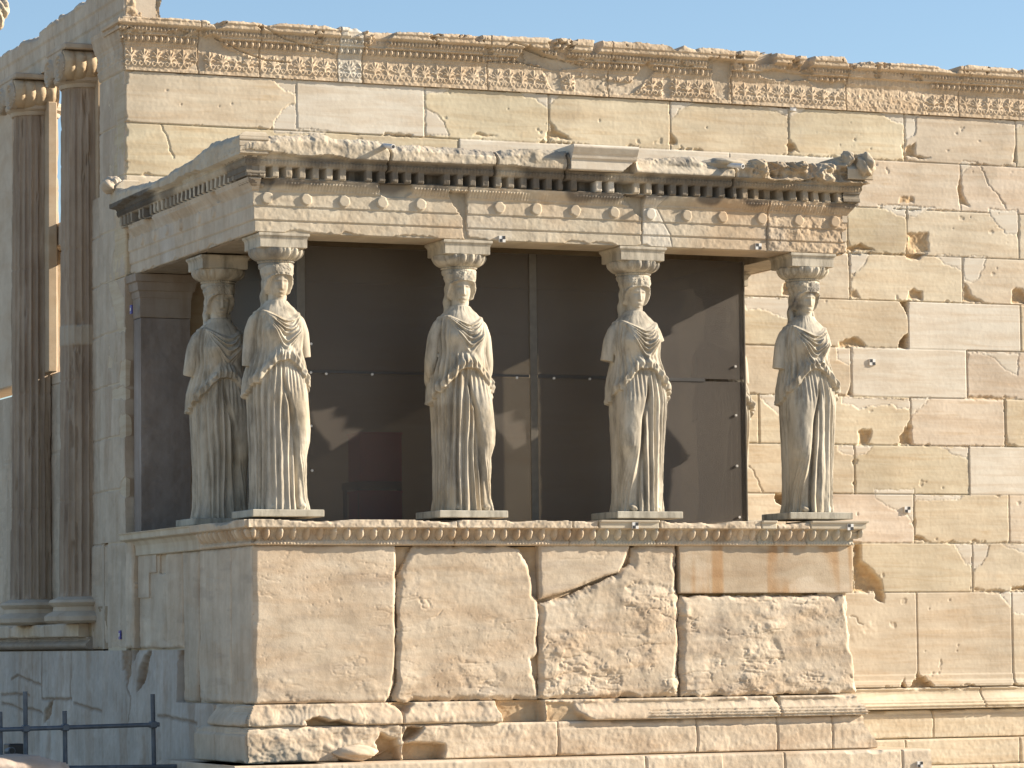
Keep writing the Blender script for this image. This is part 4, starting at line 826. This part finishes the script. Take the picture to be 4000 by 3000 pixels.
def caryatid(cx, cyy, zb, m_, sd, arms, lab, turn=0.0, worn=1.0, nose=1.0, dark=0.0, locks=True, var=(0, 0, 1)):
    t = empty('caryatid', (cx, cyy, zb-.06), lab, 'statue', 'maiden statues carrying the porch roof')
    parts = [body(m_, sd, worn, *var), head(turn, sd, nose), limb([(0, .005, 1.65), (0, -.002, 1.72), (0, -.012, 1.82)], [.09, .073, .070]),
             limb([(0, .07, 1.93), (0, .085, 1.80), (0, .105, 1.66), (0, .14, 1.45)], [.10, .112, .108, .06], flat=.62, wav=.05)]
    if locks:
        for s in (-1, 1):
            parts.append(limb([(s*.088, .06, 1.86), (s*.096, .055, 1.79), (s*.112, .02, 1.70), (s*.122, -.05, 1.655), (s*.120, -.125, 1.585), (s*.118, -.15, 1.53)], [.024, .026, .021, .018, .016, .009], 16, wav=.10))
    for s, (z1, out, bend) in zip((-1, 1), arms):
        pts = [(s*.135, .0, 1.60), (s*.186, .005, 1.565), (s*(.217+out*.4), .008, 1.47)]; rad = [.052, .060, .060]
        if z1 < 1.45: pts.append((s*(.231+out), .012, max(z1, 1.27))); rad.append(.056)
        if z1 < 1.25: pts += [(s*(.233+out), .02, max(z1, 1.19))]; rad += [.052]
        if bend: pts += [(s*(.225+out), .07, 1.10), (s*.20, .11, 1.0)]; rad += [.046, .036]
        parts.append(limb(pts, rad, 32))
    for s, y in ((m_*.125, -.205), (-m_*.09, -.185)):
        parts.append(limb([(s, y+.12, .035), (s*1.04, y, .03), (s*1.06, y-.035, .018)], [.05, .046, .026], 20, flat=.7))
    V, Q, T = merge(parts)
    me = np_mesh('figure', V, Q, None, True, T); o = bpy.data.objects.new('tmp', me); COL.objects.link(o)
    md = o.modifiers.new('r', 'REMESH'); md.mode = 'VOXEL'; md.voxel_size = .0047; md.use_smooth_shade = True
    dg = bpy.context.evaluated_depsgraph_get(); me2 = bpy.data.meshes.new_from_object(o.evaluated_get(dg)); bpy.data.objects.remove(o); bpy.data.meshes.remove(me)
    nv = len(me2.vertices); co = np.empty(nv*3, np.float32); me2.vertices.foreach_get('co', co); co = co.reshape(-1, 3)
    x, y, z = co.T; C = np.ones((nv, 3))*STA*(1+.08*fbm(x*3+y, z*2, 1.2, 4, sd)+.05*fbm(x*14, z*9+y*5, 1, 3, sd+1))[:, None]
    w = sstep(.15, .55, fbm(x*4+y*2, z*1.1, 1.4, 4, sd+3)); C = mixc(C, [.40, .37, .315], w*.45)
    w = sstep(.2, .6, fbm(x*2+y, z*1.6, 1.6, 4, sd+4)); C = mixc(C, [.55, .44, .29], w*.4)
    if dark: w = sstep(-.25, .25, fbm(x*6+y*2, z*6, 1.1, 4, sd+5)+.3*sstep(1.95, 2.02, z)-.1)*sstep(1.76, 1.84, z); C = mixc(C, [.17, .16, .15], w*dark)
    set_col(me2, C.astype(np.float32))
    for pl in me2.polygons: pass
    me2.polygons.foreach_set('use_smooth', np.ones(len(me2.polygons), bool))
    me2.transform(Matrix.Translation((cx, cyy, zb))); me2.name = 'figure'
    link('figure', me2, M_STATUE, t)
    # capital: cushion, bead, egg-and-dart echinus, square abacus
    z = np.concatenate([np.linspace(1.985, 2.045, 24), np.linspace(2.047, 2.062, 8), np.linspace(2.064, 2.158, 44)]); th = np.linspace(-np.pi, np.pi, 320, endpoint=False); T, Z = np.meshgrid(th, z)
    R = np.interp(Z, [1.985, 1.99, 2.005, 2.03, 2.043, 2.046], [.10, .128, .143, .148, .140, .132]); R = np.where((Z > 2.046) & (Z < 2.063), .143+.012*np.abs(np.sin(T*22))*np.sin((Z-2.046)/.017*np.pi), R)
    e = (Z-2.064)/.094; pr = .138+.090*np.sqrt(np.clip(1-(1-np.clip(e, 0, 1))**2, 0, 1)); s = np.abs(((T*18/(2*np.pi)) % 1)-.5)*2
    egg = .022*np.sqrt(np.clip(1-(s/.62)**2-((e-.6)/.55)**2, 0, 1))+.010*np.clip(1-np.abs(s-.82)/.10, 0, 1)+.008*np.clip(1-np.abs(s-1)/.08, 0, 1)-.012
    dm = np.clip(.9+1.2*fbm(T*1.3, Z*3, 1, 3, sd+9), .15, 1); R = np.where(Z >= 2.063, pr+egg*dm*sstep(0, .08, e)*sstep(1.05, .92, e), R)+.003*fbm(T*8, Z*30, 1, 3, sd+8)
    v, q_, tr = loft(np.stack([R*np.sin(T), -R*np.cos(T), Z], -1)); v = v+np.array([cx, cyy+.012, zb])
    cc = np.ones((len(v), 3))*STA*.97*(1+.12*fbm(v[:, 0]*9, v[:, 2]*9+v[:, 1]*7, 1, 4, sd+12))[:, None]
    w = sstep(.1, .5, fbm(v[:, 0]*5+v[:, 1]*3, v[:, 2]*5, 1.3, 4, sd+14)); cc = mixc(cc, [.20, .19, .175], w*(.5+.4*dark))
    cap = link('capital', np_mesh('capital', v, q_, cc, True, tr), M_STATUE, t)
    b = MB(); b.sqprof([(-.008, 2.159), (0, 2.164), (0, 2.226), (.002, 2.232), (.004, 2.242), (.013, 2.253), (.018, 2.258), (.018, 2.274), (.012, 2.2785)], cx, cyy+.012, .204, .204)
    b.v = [(p[0], p[1], p[2]+zb) for p in b.v]
    ab = b.build('abacus', M_STATUE, t, STA*1.0); ab.parent = cap; ab.matrix_parent_inverse = cap.matrix_parent_inverse.copy() if False else Matrix.Identity(4)
    ab.matrix_parent_inverse = cap.matrix_parent_inverse.inverted() @ Matrix.Translation(-Vector(t.location)) if False else Matrix.Identity(4)
    b = MB(); b.box(cx-.31, cx+.31, cyy-.275, cyy+.275, zb-.061, zb-.001, .006); b.build('plinth', M_STATUE, t, np.array([.52, .485, .40]))
    return t
SZ = -2.279; SYC = .195
xc = lambda xl, xr: (at(xl, 2012, 'Y', SYC-.275)[0]+at(xr, 2012, 'Y', SYC-.275)[0])/2
X2 = xc(987, 1268); X3 = xc(1718, 1985); X4 = xc(2414, 2667); X5 = xc(3087, 3333)
caryatid(X2, SYC, SZ, 1, 10, ((1.16, .01, False), (1.27, .012, False)), 'maiden statue at the left front corner with worn face and long side folds', .06, .95, .55, .15, False, (.02, -.02, .9))
caryatid(X3, SYC, SZ, 1, 20, ((1.19, .03, True), (1.19, .015, True)), 'maiden statue with both upper arms and a clear face, second along the front', -.10, 1.15, 1.0, 0, False, (-.015, .02, 1.1))
caryatid(X4, SYC, SZ, -1, 30, ((1.30, .03, False), (1.47, .02, False)), 'maiden statue with short arm stumps and a rolled pouch, third along the front', .03, 1.15, .8, .12, False, (.02, -.035, 1.2))
caryatid(X5, SYC, SZ, -1, 40, ((1.25, .02, False), (1.49, -.01, False)), 'maiden statue with a blackened head at the right front corner', .08, 1.2, .7, .75, True, (.045, -.05, 1.05))
caryatid(X2+.005, SYC+1.56, SZ-.012, 1, 50, ((1.24, .03, False), (1.30, .01, False)), 'shaded maiden statue standing behind the left corner one', -.02, .95, .8, .1)
caryatid(X5-.055, SYC+1.56, SZ-.012, -1, 60, ((1.25, .01, False), (1.25, .01, False)), 'maiden statue mostly hidden behind the right edge of the mesh screen', 0, 1.0, .8, .2)
# ------------------------------------------------------------------ west facade (in shade)
facade = empty('west_facade', (.2, 6, -4.6), 'shaded west front of the temple with ruined windows and heavy lintel', 'facade')
OX = (-.045, 0, 0)
def c6(x, y): return x/2.765, 2400+y/2.765
def c5(x, y): return x/2.765, y/2.765
def ply(cf, pts, X): return np.array([at(*cf(x, y), 'X', X)[1:] for x, y in pts])
SH = np.array([.56, .485, .385])
HOLES = [ply(lambda x, y: (x/1.58, 950+y/1.58), p, -.045) for p in ([(690,120),(715,20),(725,110),(700,210)], [(735,880),(740,740),(790,700),(800,880)], [(685,960),(690,900),(800,890),(800,960)], [(735,1190),(740,1070),(800,1060),(800,1200)], [(670,260),(720,240),(760,330),(765,540),(730,540)], [(740,1540),(755,1450),(800,1430),(800,1600)], [(668,770),(672,700),(690,720),(685,770)])]
def anta_fn(u, v):
    fine = fbm(u, v, 26, 4, 3); big = fbm(u, v, 3, 4, 4); H = .003*fine+.005*big
    for z in ZC[:-1]: H = H-.02*np.clip(1-np.abs(v-z+.0)/.009, 0, 1)
    H = np.where(u > 4.40, H-.035, H)
    C = tint(u.shape, SH)*(1+.1*big+.05*fine)[..., None]; C = mixc(C, [.40, .31, .23], sstep(.1, .6, fbm(u*3, v*.7, 1.2, 4, 9))*.5)
    for P in HOLES:
        w = sstep(-.01, .02, sdist(P, u+.03*fbm(u, v, 12, 3, 5), v+.02*fbm(u, v, 12, 3, 6))); H = H*(1-w)+w*(-.05+.02*big); C = mixc(C, [.33, .24, .16], w*.8)
    z0 = 1.905; cap = np.interp(v, [z0, 1.93, 2.13, 2.14, 2.16, 2.22, 2.25, 2.31, 2.33], [0, .012, .02, .03, .03, .05, .055, .08, .085])
    orn = np.where((v > 1.94) & (v < 2.12), TILE[np.clip((v-1.934)/.187*120, 0, 119).astype(int), ((u % .252)/.252*160).astype(int) % 160]*.8, 0)+np.where((v > 2.17) & (v < 2.30), .010*np.abs(np.sin(math.pi*u/.045)), 0)
    H = H+np.where(u < 4.40, cap+orn, 0); k = (u > DW+.012-np.clip(H-.03, 0, 1)*1.2) & ((u < 4.40+np.clip(H, 0, .1)) | (v < .85))
    return H, C, k
relief('corner_pilaster', M_SHADE, facade, OX, Y_, Z_, NW, DW-.1, 4.80, -2.42, 2.33, .0085, anta_fn, .30)
slab([(3.45, -3.40), (4.18, -3.40), (4.18, -2.425), (3.45, -2.425)], 'smooth', 301, OX, Y_, NW, SH*.98, parent=facade, mat=M_SHADE, name='lower_block')
slab([(4.19, -3.40), (4.80, -3.40), (4.80, -2.425), (4.19, -2.425)], 'smooth', 305, OX, Y_, NW, SH*.95, parent=facade, mat=M_SHADE, name='lower_block', off=-.02)
b = MB(); b.box(-.03, .42, DW+.76, 4.385, -3.4, 2.33); b.box(.0, .42, 4.39, 4.78, -3.4, .85); b.box(.1, .62, 4.8, 12, -5, -.78)
b.build('wall_core', M_SHADE, facade, SH*.9)
def inf_fn(u, v):
    fine = fbm(u, v, 26, 4, 23); big = fbm(u, v, 3, 4, 24); H = .004*fine+.006*big
    for z in ZC[:-1]: H = H-.02*np.clip(1-np.abs(v-z)/.012, 0, 1)
    return H, tint(u.shape, SH*1.0)*(1+.1*big+.05*fine)[..., None], None
relief('infill_wall', M_SHADE, facade, (.10, 0, 0), Y_, Z_, NW, 4.8, 12, -3.15, -.78, .016, inf_fn, .1)
yj0 = at(150, 1400, 'X', .15)[1]; yj1 = at(197, 1400, 'X', .15)[1]
b = MB()
b.box(.10, .50, 4.93, 8.0, -.778, -.66, .012)
b.build('window_sill', M_SHADE, facade, SH*1.1)
b = MB(); b.box(.15, .55, yj1, 7.6, -.655, .60, .01); b.build('window_jamb', M_CARVED, facade, np.array([.58, .47, .33]))
b = MB(); b.box(.13, .57, 5.42, 7.6, .604, .84, .012); b.build('window_lintel', M_SHADE, facade, SH*1.05)
b = MB(); b.box(.15, .5, 8.35, 12, -.655, 2.32, .012); b.build('window_jamb', M_CARVED, facade, SH*1.05)
# entablature of the facade
TPW = [(DW, 3.06), (4.4, 3.03)]+[tuple(at(*c5(x, y), 'X', -.05)[1:]) for x, y in [(920,0),(650,160),(630,215),(600,210),(500,285),(440,335),(430,385),(330,405),(255,435),(200,490),(100,540),(0,605)]]+[(9.5, 2.78), (12.5, 2.75)]
TPW = np.array(sorted(TPW))
def fent(u, v):
    fine = fbm(u, v, 26, 4, 43); big = fbm(u, v, 2.6, 4, 44)
    H = .003*fine+.005*big+.014*sstep(2.470, 2.474, v)+.014*sstep(2.605, 2.609, v)+np.interp(v, [2.72, 2.74, 2.78], [0, .02, .03])*sstep(-.2, .3, big+.2)
    for x in (4.42, 5.98, 7.9): H = H-.03*np.clip(1-np.abs(u-x-.012*fbm(v, v, 9, 2, 5))/.010, 0, 1)
    top = np.interp(u, TPW[:, 0], TPW[:, 1])+.008*fbm(u, u*0, 12, 3, 5); e = np.clip(1-(top-v)/.05, 0, 1); H = H-.05*e**1.5
    C = tint(u.shape, SH*1.03)*(1+.09*big+.05*fine)[..., None]; C = mixc(C, [.40, .34, .28], sstep(.2, .6, fbm(u*1.5, v*4, 1, 4, 47))*.4)
    return H, C, (v < top) & (u > DW+.002)
relief('architrave', M_SHADE, facade, (-.035, 0, 0), Y_, Z_, NW, DW, 12.4, 2.337, 3.1, .010, fent, .29)
def fend(u, v): return .022*chips(u, v, 9, 3)+.012*fbm(u, v, 22, 4, 4), tint(u.shape, [.50, .40, .28])*(1+.12*fbm(u, v, 7, 4, 8))[..., None], (u < .335-.03*sstep(2.62, 2.52, v)-.02*fbm(v, v, 8, 3, 2)) & (v > 2.408)
relief('architrave_end', M_CARVED, facade, (0, DW+.012, 0), X_, Z_, NS, -.03, .36, 2.40, 3.06, .007, fend, .30)
b = MB(); b.box(-.03, .30, DW+.05, 12.4, 2.34, 2.70); b.build('lintel_core', M_CARVED, facade, [.44, .34, .24])
# low moulded stylobate and foundation wall
course(facade, 'stylobate', (-.02, 0, 0), Y_, NW, 4.88, 12, -3.285, -3.155, lambda u, v, t: np.full(u.shape, .10), [6.1, 7.4], M_SHADE, SH*1.05, .2, 601)
course(facade, 'stylobate_moulding', (-.02, 0, 0), Y_, NW, 4.75, 12, -3.405, -3.289, lambda u, v, t: .02+.05*np.abs(np.sin(t*4.0)), [6.8], M_SHADE, np.array([.36, .31, .255]), .2, 611)
relief('damaged_core', M_SHADE, facade, (-.02, 0, 0), Y_, Z_, NW, 4.19, 4.88, -3.40, -3.0, .012, lambda u, v: (.02*chips(u, v, 4, 6), tint(u.shape, [.36, .28, .19]), None), .1)
CHP = [(ply(c6, p, -.1), d) for p, d in (([(1285,378),(1300,600),(1330,680),(1350,780),(1400,640),(1402,378)], .03), ([(1520,460),(1610,390),(1575,560),(1530,740),(1455,850),(1480,600)], .07), ([(1408,378),(1478,378),(1440,490),(1405,480)], .16), ([(440,1190),(450,1090),(530,920),(560,930),(530,1100)], .03), ([(1880,250),(1950,90),(1975,120),(1970,640),(1920,650),(1880,480)], .05), ([(1970,950),(2000,690),(2020,800),(2060,950)], .05))]
CRW = [ply(c6, p, -.1) for p in ([(100,700),(160,660),(250,700),(430,760)], [(0,950),(100,985),(200,1030),(330,1020),(440,1080)], [(780,960),(870,990),(1080,1050)], [(1340,760),(1400,900),(1380,1070),(1350,1200)], [(1690,1090),(1890,1120),(2110,1180)], [(435,400),(437,900)], [(752,400),(754,915)], [(435,912),(758,916)], [(2180,250),(2140,520),(2050,700),(2045,900)], [(0,865),(200,860),(300,880)])]
def low_fn(u, v):
    fine = fbm(u, v, 24, 4, 63); big = fbm(u, v, 2.2, 4, 64); vt = fbm(u*3.2, v*.5, 1, 4, 65)
    H = .004*fine+.012*big+.006*vt; C = tint(u.shape, [.49, .455, .41])*(1+.09*big+.10*vt+.04*fine)[..., None]
    C = mixc(C, [.38, .30, .23], sstep(.2, .6, fbm(u*2, v*.8, 1.4, 4, 69))*.45); C = mixc(C, [.60, .57, .52], sstep(.25, .6, fbm(u, v, 2.4, 4, 67))*.5)
    for P in CRW: H = H-.022*np.clip(1-seg(u+.02*fbm(u, v, 3, 3, 1), v+.007*fbm(u, v, 5, 3, 2), P)/.014, 0, 1); C = mixc(C, [.24, .17, .11], .75*np.clip(1-seg(u+.03*fbm(u, v, 3, 3, 1), v+.012*fbm(u, v, 5, 3, 2), P)/.026, 0, 1))
    for P, d in CHP:
        w = sstep(-.01, .02, sdist(P, u+.03*fbm(u, v, 10, 3, 5), v+.03*fbm(u, v, 10, 3, 6))); H = H*(1-w)+w*(-d+.015*fine); C = mixc(C, [.30, .21, .13], w*.8)
    k = ~((u < 1.92) & (v > -3.86))
    return H, C, k
relief('foundation_wall', M_SHADE, facade, (-.085, 0, 0), Y_, Z_, NW, .9, 12, -5.0, -3.412, .011, low_fn, .3)

# engaged columns
def fluted(cx, cyy, R0_, z0, z1, seed, mat, parent, name='shaft'):
    nth, nz = 240, 260; th = np.linspace(0, 2*np.pi, nth, endpoint=False); zz = np.linspace(z0, z1, nz); T, Z = np.meshgrid(th, zz)
    tz = (Z-z0)/(z1-z0); R = R0_*(1-.09*tz); n = 22; ph = (T*n/(2*np.pi)) % 1; s = np.abs(ph-.5)*2
    fl = np.sqrt(np.clip(1-(s/.86)**2, 0, 1))*.020*sstep(0, .012, tz)*sstep(1, .985, tz)
    w = sstep(.25, .6, fbm(T*1.6, Z, 1.1, 4, seed)); R = R-fl*(1-w*.85)-w*.012-.02*sstep(.5, .8, fbm(T*3, Z*2, 1.4, 4, seed+4))-.004*fbm(T*6, Z*5, 1.5, 3, seed+2)
    if seed < 710: R = np.where((Z > -.535) & (Z < -.335), R0_*(1-.09*tz)+.004-fl*.5, R)
    for zj in (z0+.9, z0+2.05, z0+3.3, z0+4.1): R = R-.012*np.clip(1-np.abs(Z-zj)/.012, 0, 1)
    x = cx+R*np.cos(T); y = cyy+R*np.sin(T); V = np.stack([x, y, Z], -1).reshape(-1, 3)
    idx = np.arange(nth*nz).reshape(nz, nth); a = idx[:-1]; bq = np.roll(idx, -1, 1)[:-1]; c = np.roll(idx, -1, 1)[1:]; d = idx[1:]
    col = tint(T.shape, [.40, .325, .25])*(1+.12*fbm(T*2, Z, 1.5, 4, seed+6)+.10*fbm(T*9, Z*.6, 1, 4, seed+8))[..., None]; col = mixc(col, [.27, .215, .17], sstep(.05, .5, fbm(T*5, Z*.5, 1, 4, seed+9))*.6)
    nw = (Z > -.535) & (Z < -.335) & (T > 0) if seed < 710 else Z > 99; col = np.where(nw[..., None], np.array([.45, .39, .31]), col)
    return link(name, np_mesh(name, V, np.stack([a, bq, c, d], -1).reshape(-1, 4), col.reshape(-1, 3)), mat, parent)
def col_y(xl, yl, R, cx):
    lo, hi = 3.0, 14.0
    for _ in range(50):
        mid = (lo+hi)/2; p = np.array([cx, mid, 0])-R0*R; p[2] = at(xl, yl, 'X', cx)[2]
        if pj(p)[0] > xl: lo = mid
        else: hi = mid
    return lo
for i, (xl, yl, lb) in enumerate(((231, 1300, 'fluted half column nearest the temple corner with a lit capital'), (40, 1270, 'second fluted half column from the corner at the photo edge'))):
    R = .25; cx = -.015; yc = col_y(xl, yl, R, cx)
    t = empty('engaged_column', (cx, yc, -3.155), lb, 'column', 'half columns of the west front')
    fluted(cx, yc, R, -2.91, 1.97, 700+i*20, M_SHADE, t)
    b = MB(); b.lathe([(.36, -3.155), (.39, -3.13), (.39, -3.09), (.355, -3.06), (.31, -3.04), (.305, -3.0), (.33, -2.985), (.35, -2.96), (.335, -2.935), (.285, -2.92), (.26, -2.905)], (cx, yc, 0), 56); b.build('base', M_SHADE, t, SH, True)
    xm, hw = ((.60, .30), (.115, .36))[i]; b = MB(); b.box(.02, xm, yc-hw, yc+hw, -.655, 2.05, .01); b.sqprof([(0, 2.052), (.01, 2.09), (.01, 2.20), (.02, 2.22), (.03, 2.334)], xm/2+.01, yc, xm/2-.04, hw-.02); b.build('back_pilaster', M_CARVED, t, [.52, .42, .30])
    def bol(u, v):
        s = (v-2.13)/.15; H = .16*np.sqrt(np.clip(1-s*s, 0, 1))-.16
        f = (u+.30)/.105; H = H+.028*np.abs(np.sin(math.pi*f))*np.clip(1-s*s, 0, 1)**.4
        C = tint(u.shape, [.55, .44, .30])*(1+.1*fbm(u, v, 9, 3, 2))[..., None]; return H+.004*fbm(u, v, 25, 3, 3), C, None
    relief('capital', M_CARVED, t, (0, yc-.34, 0), X_, Z_, NS, -.30, .14, 1.985, 2.275, .007, bol, .1)
    def volu(u, v):
        H = np.zeros(u.shape)-.004*fbm(u, v, 20, 3, 5)
        for sy_ in (-.19, .19):
            d = np.hypot(u-yc-sy_, v-2.11); a = np.arctan2(v-2.11, (u-yc-sy_)*np.sign(sy_)); H = H+np.where(d < .135, .014*np.sin((d/.045-a/(2*np.pi))*2*np.pi)+.016, 0)
        H = H-.05*sstep(2.0, 1.97, v)*0; k = (np.hypot(np.abs(u-yc)-.19, v-2.11) < .14) | ((np.abs(u-yc) < .24) & (v > 2.04))
        return H, tint(u.shape, SH*.95), k
    relief('volute_face', M_SHADE, t, (-.31, 0, 0), Y_, Z_, NW, yc-.4, yc+.4, 1.96, 2.272, .008, volu, .045)
    b = MB(); b.box(-.26, .14, yc-.22, yc+.22, 2.0, 2.274, .01); b.build('capital_core', M_SHADE, t, SH*.95)
    b = MB(); b.box(-.31, .15, yc-.33, yc+.33, 2.276, 2.333, .012); b.build('abacus', M_SHADE, t, SH*.95)
    b = MB(); b.lathe([(.235, 1.93), (.25, 1.95), (.25, 1.965), (.29, 1.985), (.30, 2.02), (.28, 2.06)], (cx, yc, 0), 48); b.build('echinus', M_SHADE, t, SH*.95, True)

# fragment of the north porch beyond the left edge
q = at(4, 48, 'Y', 15.5)
npo = empty('north_porch', (q[0]-1.6, 16, -5), 'pale far cornice corner of the north porch at the top left edge', 'porch')
lump('cornice', (q[0]-.03, 15.6, q[2]), (.13, .3, .20), 71, M_CORNICE, [.56, .48, .36], npo, 4, .25)
b = MB(); b.box(q[0]-4, q[0]-.16, 15.5, 21, q[2]-.9, q[2]+.12, .03); b.build('entablature', M_SHADE, npo, SH)
for dx in (-.75, -3.2):
    b = MB(); b.lathe([(.45, -5), (.45, -4.8), (.40, -4.7), (.34, q[2]-1.2), (.45, q[2]-1.1), (.48, q[2]-.902)], (q[0]+dx, 16.2, 0), 32); b.build('column', M_SHADE, npo, SH, True)

# ------------------------------------------------------------------ small things
M_BW = plain_mat('plate_white', (.72, .70, .66), .6, 0, 30, .05); M_BK = plain_mat('plate_black', (.02, .02, .022), .5); M_BLU = plain_mat('plate_blue', (.06, .055, .30), .5); M_PVC = plain_mat('white_pipe', (.66, .64, .60), .45); M_STEEL = plain_mat('painted_tube', (.085, .105, .13), .5, .2, 12, .3)
def target(px, py, plane, val, var, lab, size=.052, fade=False):
    q = Vector(at(px, py, plane, val)); t = empty('survey_target', q, lab, 'survey target', 'checkered survey targets')
    s = size/2; mk = M_BK if not fade else plain_mat('faded_grey', (.30, .30, .30), .6)
    def pl(nm, mat, u0, u1, z0, z1, d0, d1):
        b = MB()
        if plane == 'Y': b.box(q[0]+u0, q[0]+u1, q[1]-d1, q[1]-d0, q[2]+z0, q[2]+z1)
        else: b.box(q[0]-d1, q[0]-d0, q[1]+u0, q[1]+u1, q[2]+z0, q[2]+z1)
        return b.build(nm, mat, t)
    if var == 'blue':
        pl('plate', M_BLU, -s*1.1, s*1.1, -s*1.6, s*1.6, 0, .012); pl('mark', M_BW, -s*.5, s*.5, -s*.6, s*.6, .0125, .015); return
    pl('plate', M_BW, -s*1.15, s*1.05, -s*1.05, s*1.05, -.004, .012)
    up = -1 if var == 'tl' else 1
    b_ = MB()
    for sx, sz in ((up, 1), (-up, -1)):
        x0, x1 = (0, s) if sx > 0 else (-s, 0); z0, z1 = (0, s) if sz > 0 else (-s, 0)
        b_.box(q[0]+x0, q[0]+x1, q[1]-.0145, q[1]-.0125, q[2]+z0, q[2]+z1)
    b_.build('black_squares', mk, t)
target(1961, 934, 'Y', .0-.004, 'tr', 'survey target at the bottom of the architrave near the second front statue')
target(2962, 963, 'Y', -.004, 'tl', 'survey target at the bottom of the architrave near its right end')
target(3097, 421, 'Y', DW-.004, 'tr', 'faded survey target on the wall just under the carved frieze', .06, True)
target(3407, 1415, 'Y', DW-.002, 'tl', 'survey target on the white wall block right of the rightmost statue', .06)
target(3544, 1991, 'Y', DW-.004, 'tr', 'survey target on the wall on a white patch level with the statue feet', .06)
target(2481, 2053, 'Y', -.03-.119, 'tr', 'survey target on the new white ledge piece under the third front statue')
target(3321, 2059, 'Y', -.03-.119, 'tl', 'survey target on the new white ledge end at the right corner')
target(2494, 2989, 'Y', -.03-.366, 'tr', 'survey target on the bottom step below the middle of the podium', .05)
target(3593, 2986, 'Y', -.03-.366, 'tr', 'survey target on the bottom step at its right end', .05)
target(515, 1209, 'X', -.048, 'blue', 'small blue marker plate on the shaded pilaster beside the rear left statue', .05)
target(471, 2480, 'X', -.048, 'blue', 'small blue marker plate low on the shaded wall left of the podium', .05)
for px, py, dx, lb in ((1521, 567, .03, 'short white pipe jutting from the left part of the porch cornice'), (2878, 643, .075, 'short white pipe jutting from the cornice near its right end')):
    q = at(px, py, 'Y', -.24); t = empty('drain_pipe', q, lb, 'pipe', 'white pipes on the cornice')
    b = MB(); b.tube((q[0]-dx*.9, -.05, q[2]+.025), (q[0]+dx*.4, -.30, q[2]-.02), .021, n=20); b.build('tube', M_PVC, t, smooth=True)
    b = MB(); e = Vector((q[0]+dx*.4, -.30, q[2]-.02)); d = (e-Vector((q[0]-dx*.9, -.05, q[2]+.025))).normalized(); b.tube(e+d*.0005, e+d*.002, .014, n=20); b.build('dark_bore', M_BK, t)
# scaffold tube railing at the lower left
rail = empty('tube_railing', (-1.6, 1.2, -5), 'blue grey scaffold tube railing in front of the shaded wall', 'railing')
YR = 1.2
def rp(x, y, yy=YR): return at(x, y, 'Y', yy)
for x, yt, x2 in ((98, 2701, 105), (252, 2777, 260), (596, 2711, 607), (0, 2780, 9)):
    p0 = rp(x, yt); p1 = rp(x2, 3150); b = MB(); b.tube(p0, (p1[0], p1[1], -5.02), .0195, n=20); b.build('post', M_STEEL, rail, smooth=True)
b = MB(); b.tube(rp(-60, 2852, YR-.05), rp(622, 2830, YR-.05), .0185, n=20); b.build('rail', M_STEEL, rail, smooth=True)
b = MB(); b.tube(rp(215, 3000, YR-.05), rp(730, 2993, YR-.05), .0185, n=20); b.build('rail', M_STEEL, rail, smooth=True)
for x, y in ((100, 2846), (254, 2842), (597, 2831)):
    q = rp(x, y, YR-.03); b = MB(); b.box(q[0]-.029, q[0]+.029, q[1]-.04, q[1]+.04, q[2]-.028, q[2]+.028, .008); b.build('clamp', M_STEEL, rail)
q = rp(60, 2985, .6)
blk = relief('fallen_block', M_PODIUM, None, (q[0]-.9, .45, 0), X_, Z_, NS, 0, 1.35, -5.05, q[2]+.09, .012, lambda u, v: (.03*fbm(u, v, 4, 4, 5)-.16*np.clip(1-(q[2]+.09+.02*fbm(u, u*0, 3, 3, 2)-.05*sstep(1.0, 1.35, u)-v)/.10, 0, 1)**2-.10*sstep(1.22, 1.35, u)**2, tint(u.shape, [.56, .46, .38])*(1+.1*fbm(u, v, 6, 4, 7))[..., None], (v < q[2]+.07-.07*sstep(1.05, 1.36, u))), .9)
tag(blk, 'rounded pale marble block lying in front of the railing at the lower left corner', 'stone block')
q = rp(28, 2935, 1.6); fl = empty('floodlight', (q[0], 1.6, -5), 'small dark floodlight behind the railing at the lower left corner', 'floodlight')
b = MB(); b.box(q[0]+.02, q[0]+.17, 1.62, 1.80, q[2]-.05, q[2]+.06, .01); b.build('housing', M_BK, fl)
b = MB(); b.tube((q[0], 1.60, q[2]), (q[0]+.02, 1.52, q[2]+.005), .028, .034, 24); b.build('lamp_head', M_STEEL, fl, smooth=True)
b = MB(); b.tube((q[0]+.0205, 1.5195, q[2]+.005), (q[0]+.021, 1.517, q[2]+.005), .024, n=24); b.build('lens', M_BK, fl)
b = MB(); b.tube((q[0]+.08, 1.7, -5.02), (q[0]+.08, 1.7, q[2]-.05), .02, n=12); b.build('pole', M_STEEL, fl)

# ------------------------------------------------------------------ ground of the hill top: pale trodden limestone
def ground():
    n = 160; a = np.linspace(-1, 1, n); g = np.sign(a)*np.abs(a)**3*1500; X, Y = np.meshgrid(g, g)
    Z = -5.05+.10*fbm(X, Y, .12, 4, 3)*sstep(6, 14, np.abs(X-2)+np.abs(Y)); Z = Z-.02
    V = np.stack([X, Y, Z], -1).reshape(-1, 3); i = np.arange(n*n).reshape(n, n)
    Q = np.stack([i[:-1, :-1], i[:-1, 1:], i[1:, 1:], i[1:, :-1]], -1).reshape(-1, 4)
    o = link('ground', np_mesh('ground', V, Q, np.tile(np.array([.44, .375, .285]), (n*n, 1))), stone_mat('trodden_limestone', veins=(.6, .6, .6), amt=.4, spots=.3, bump=.5, bscale=6)); tag(o, kind='structure')
ground()
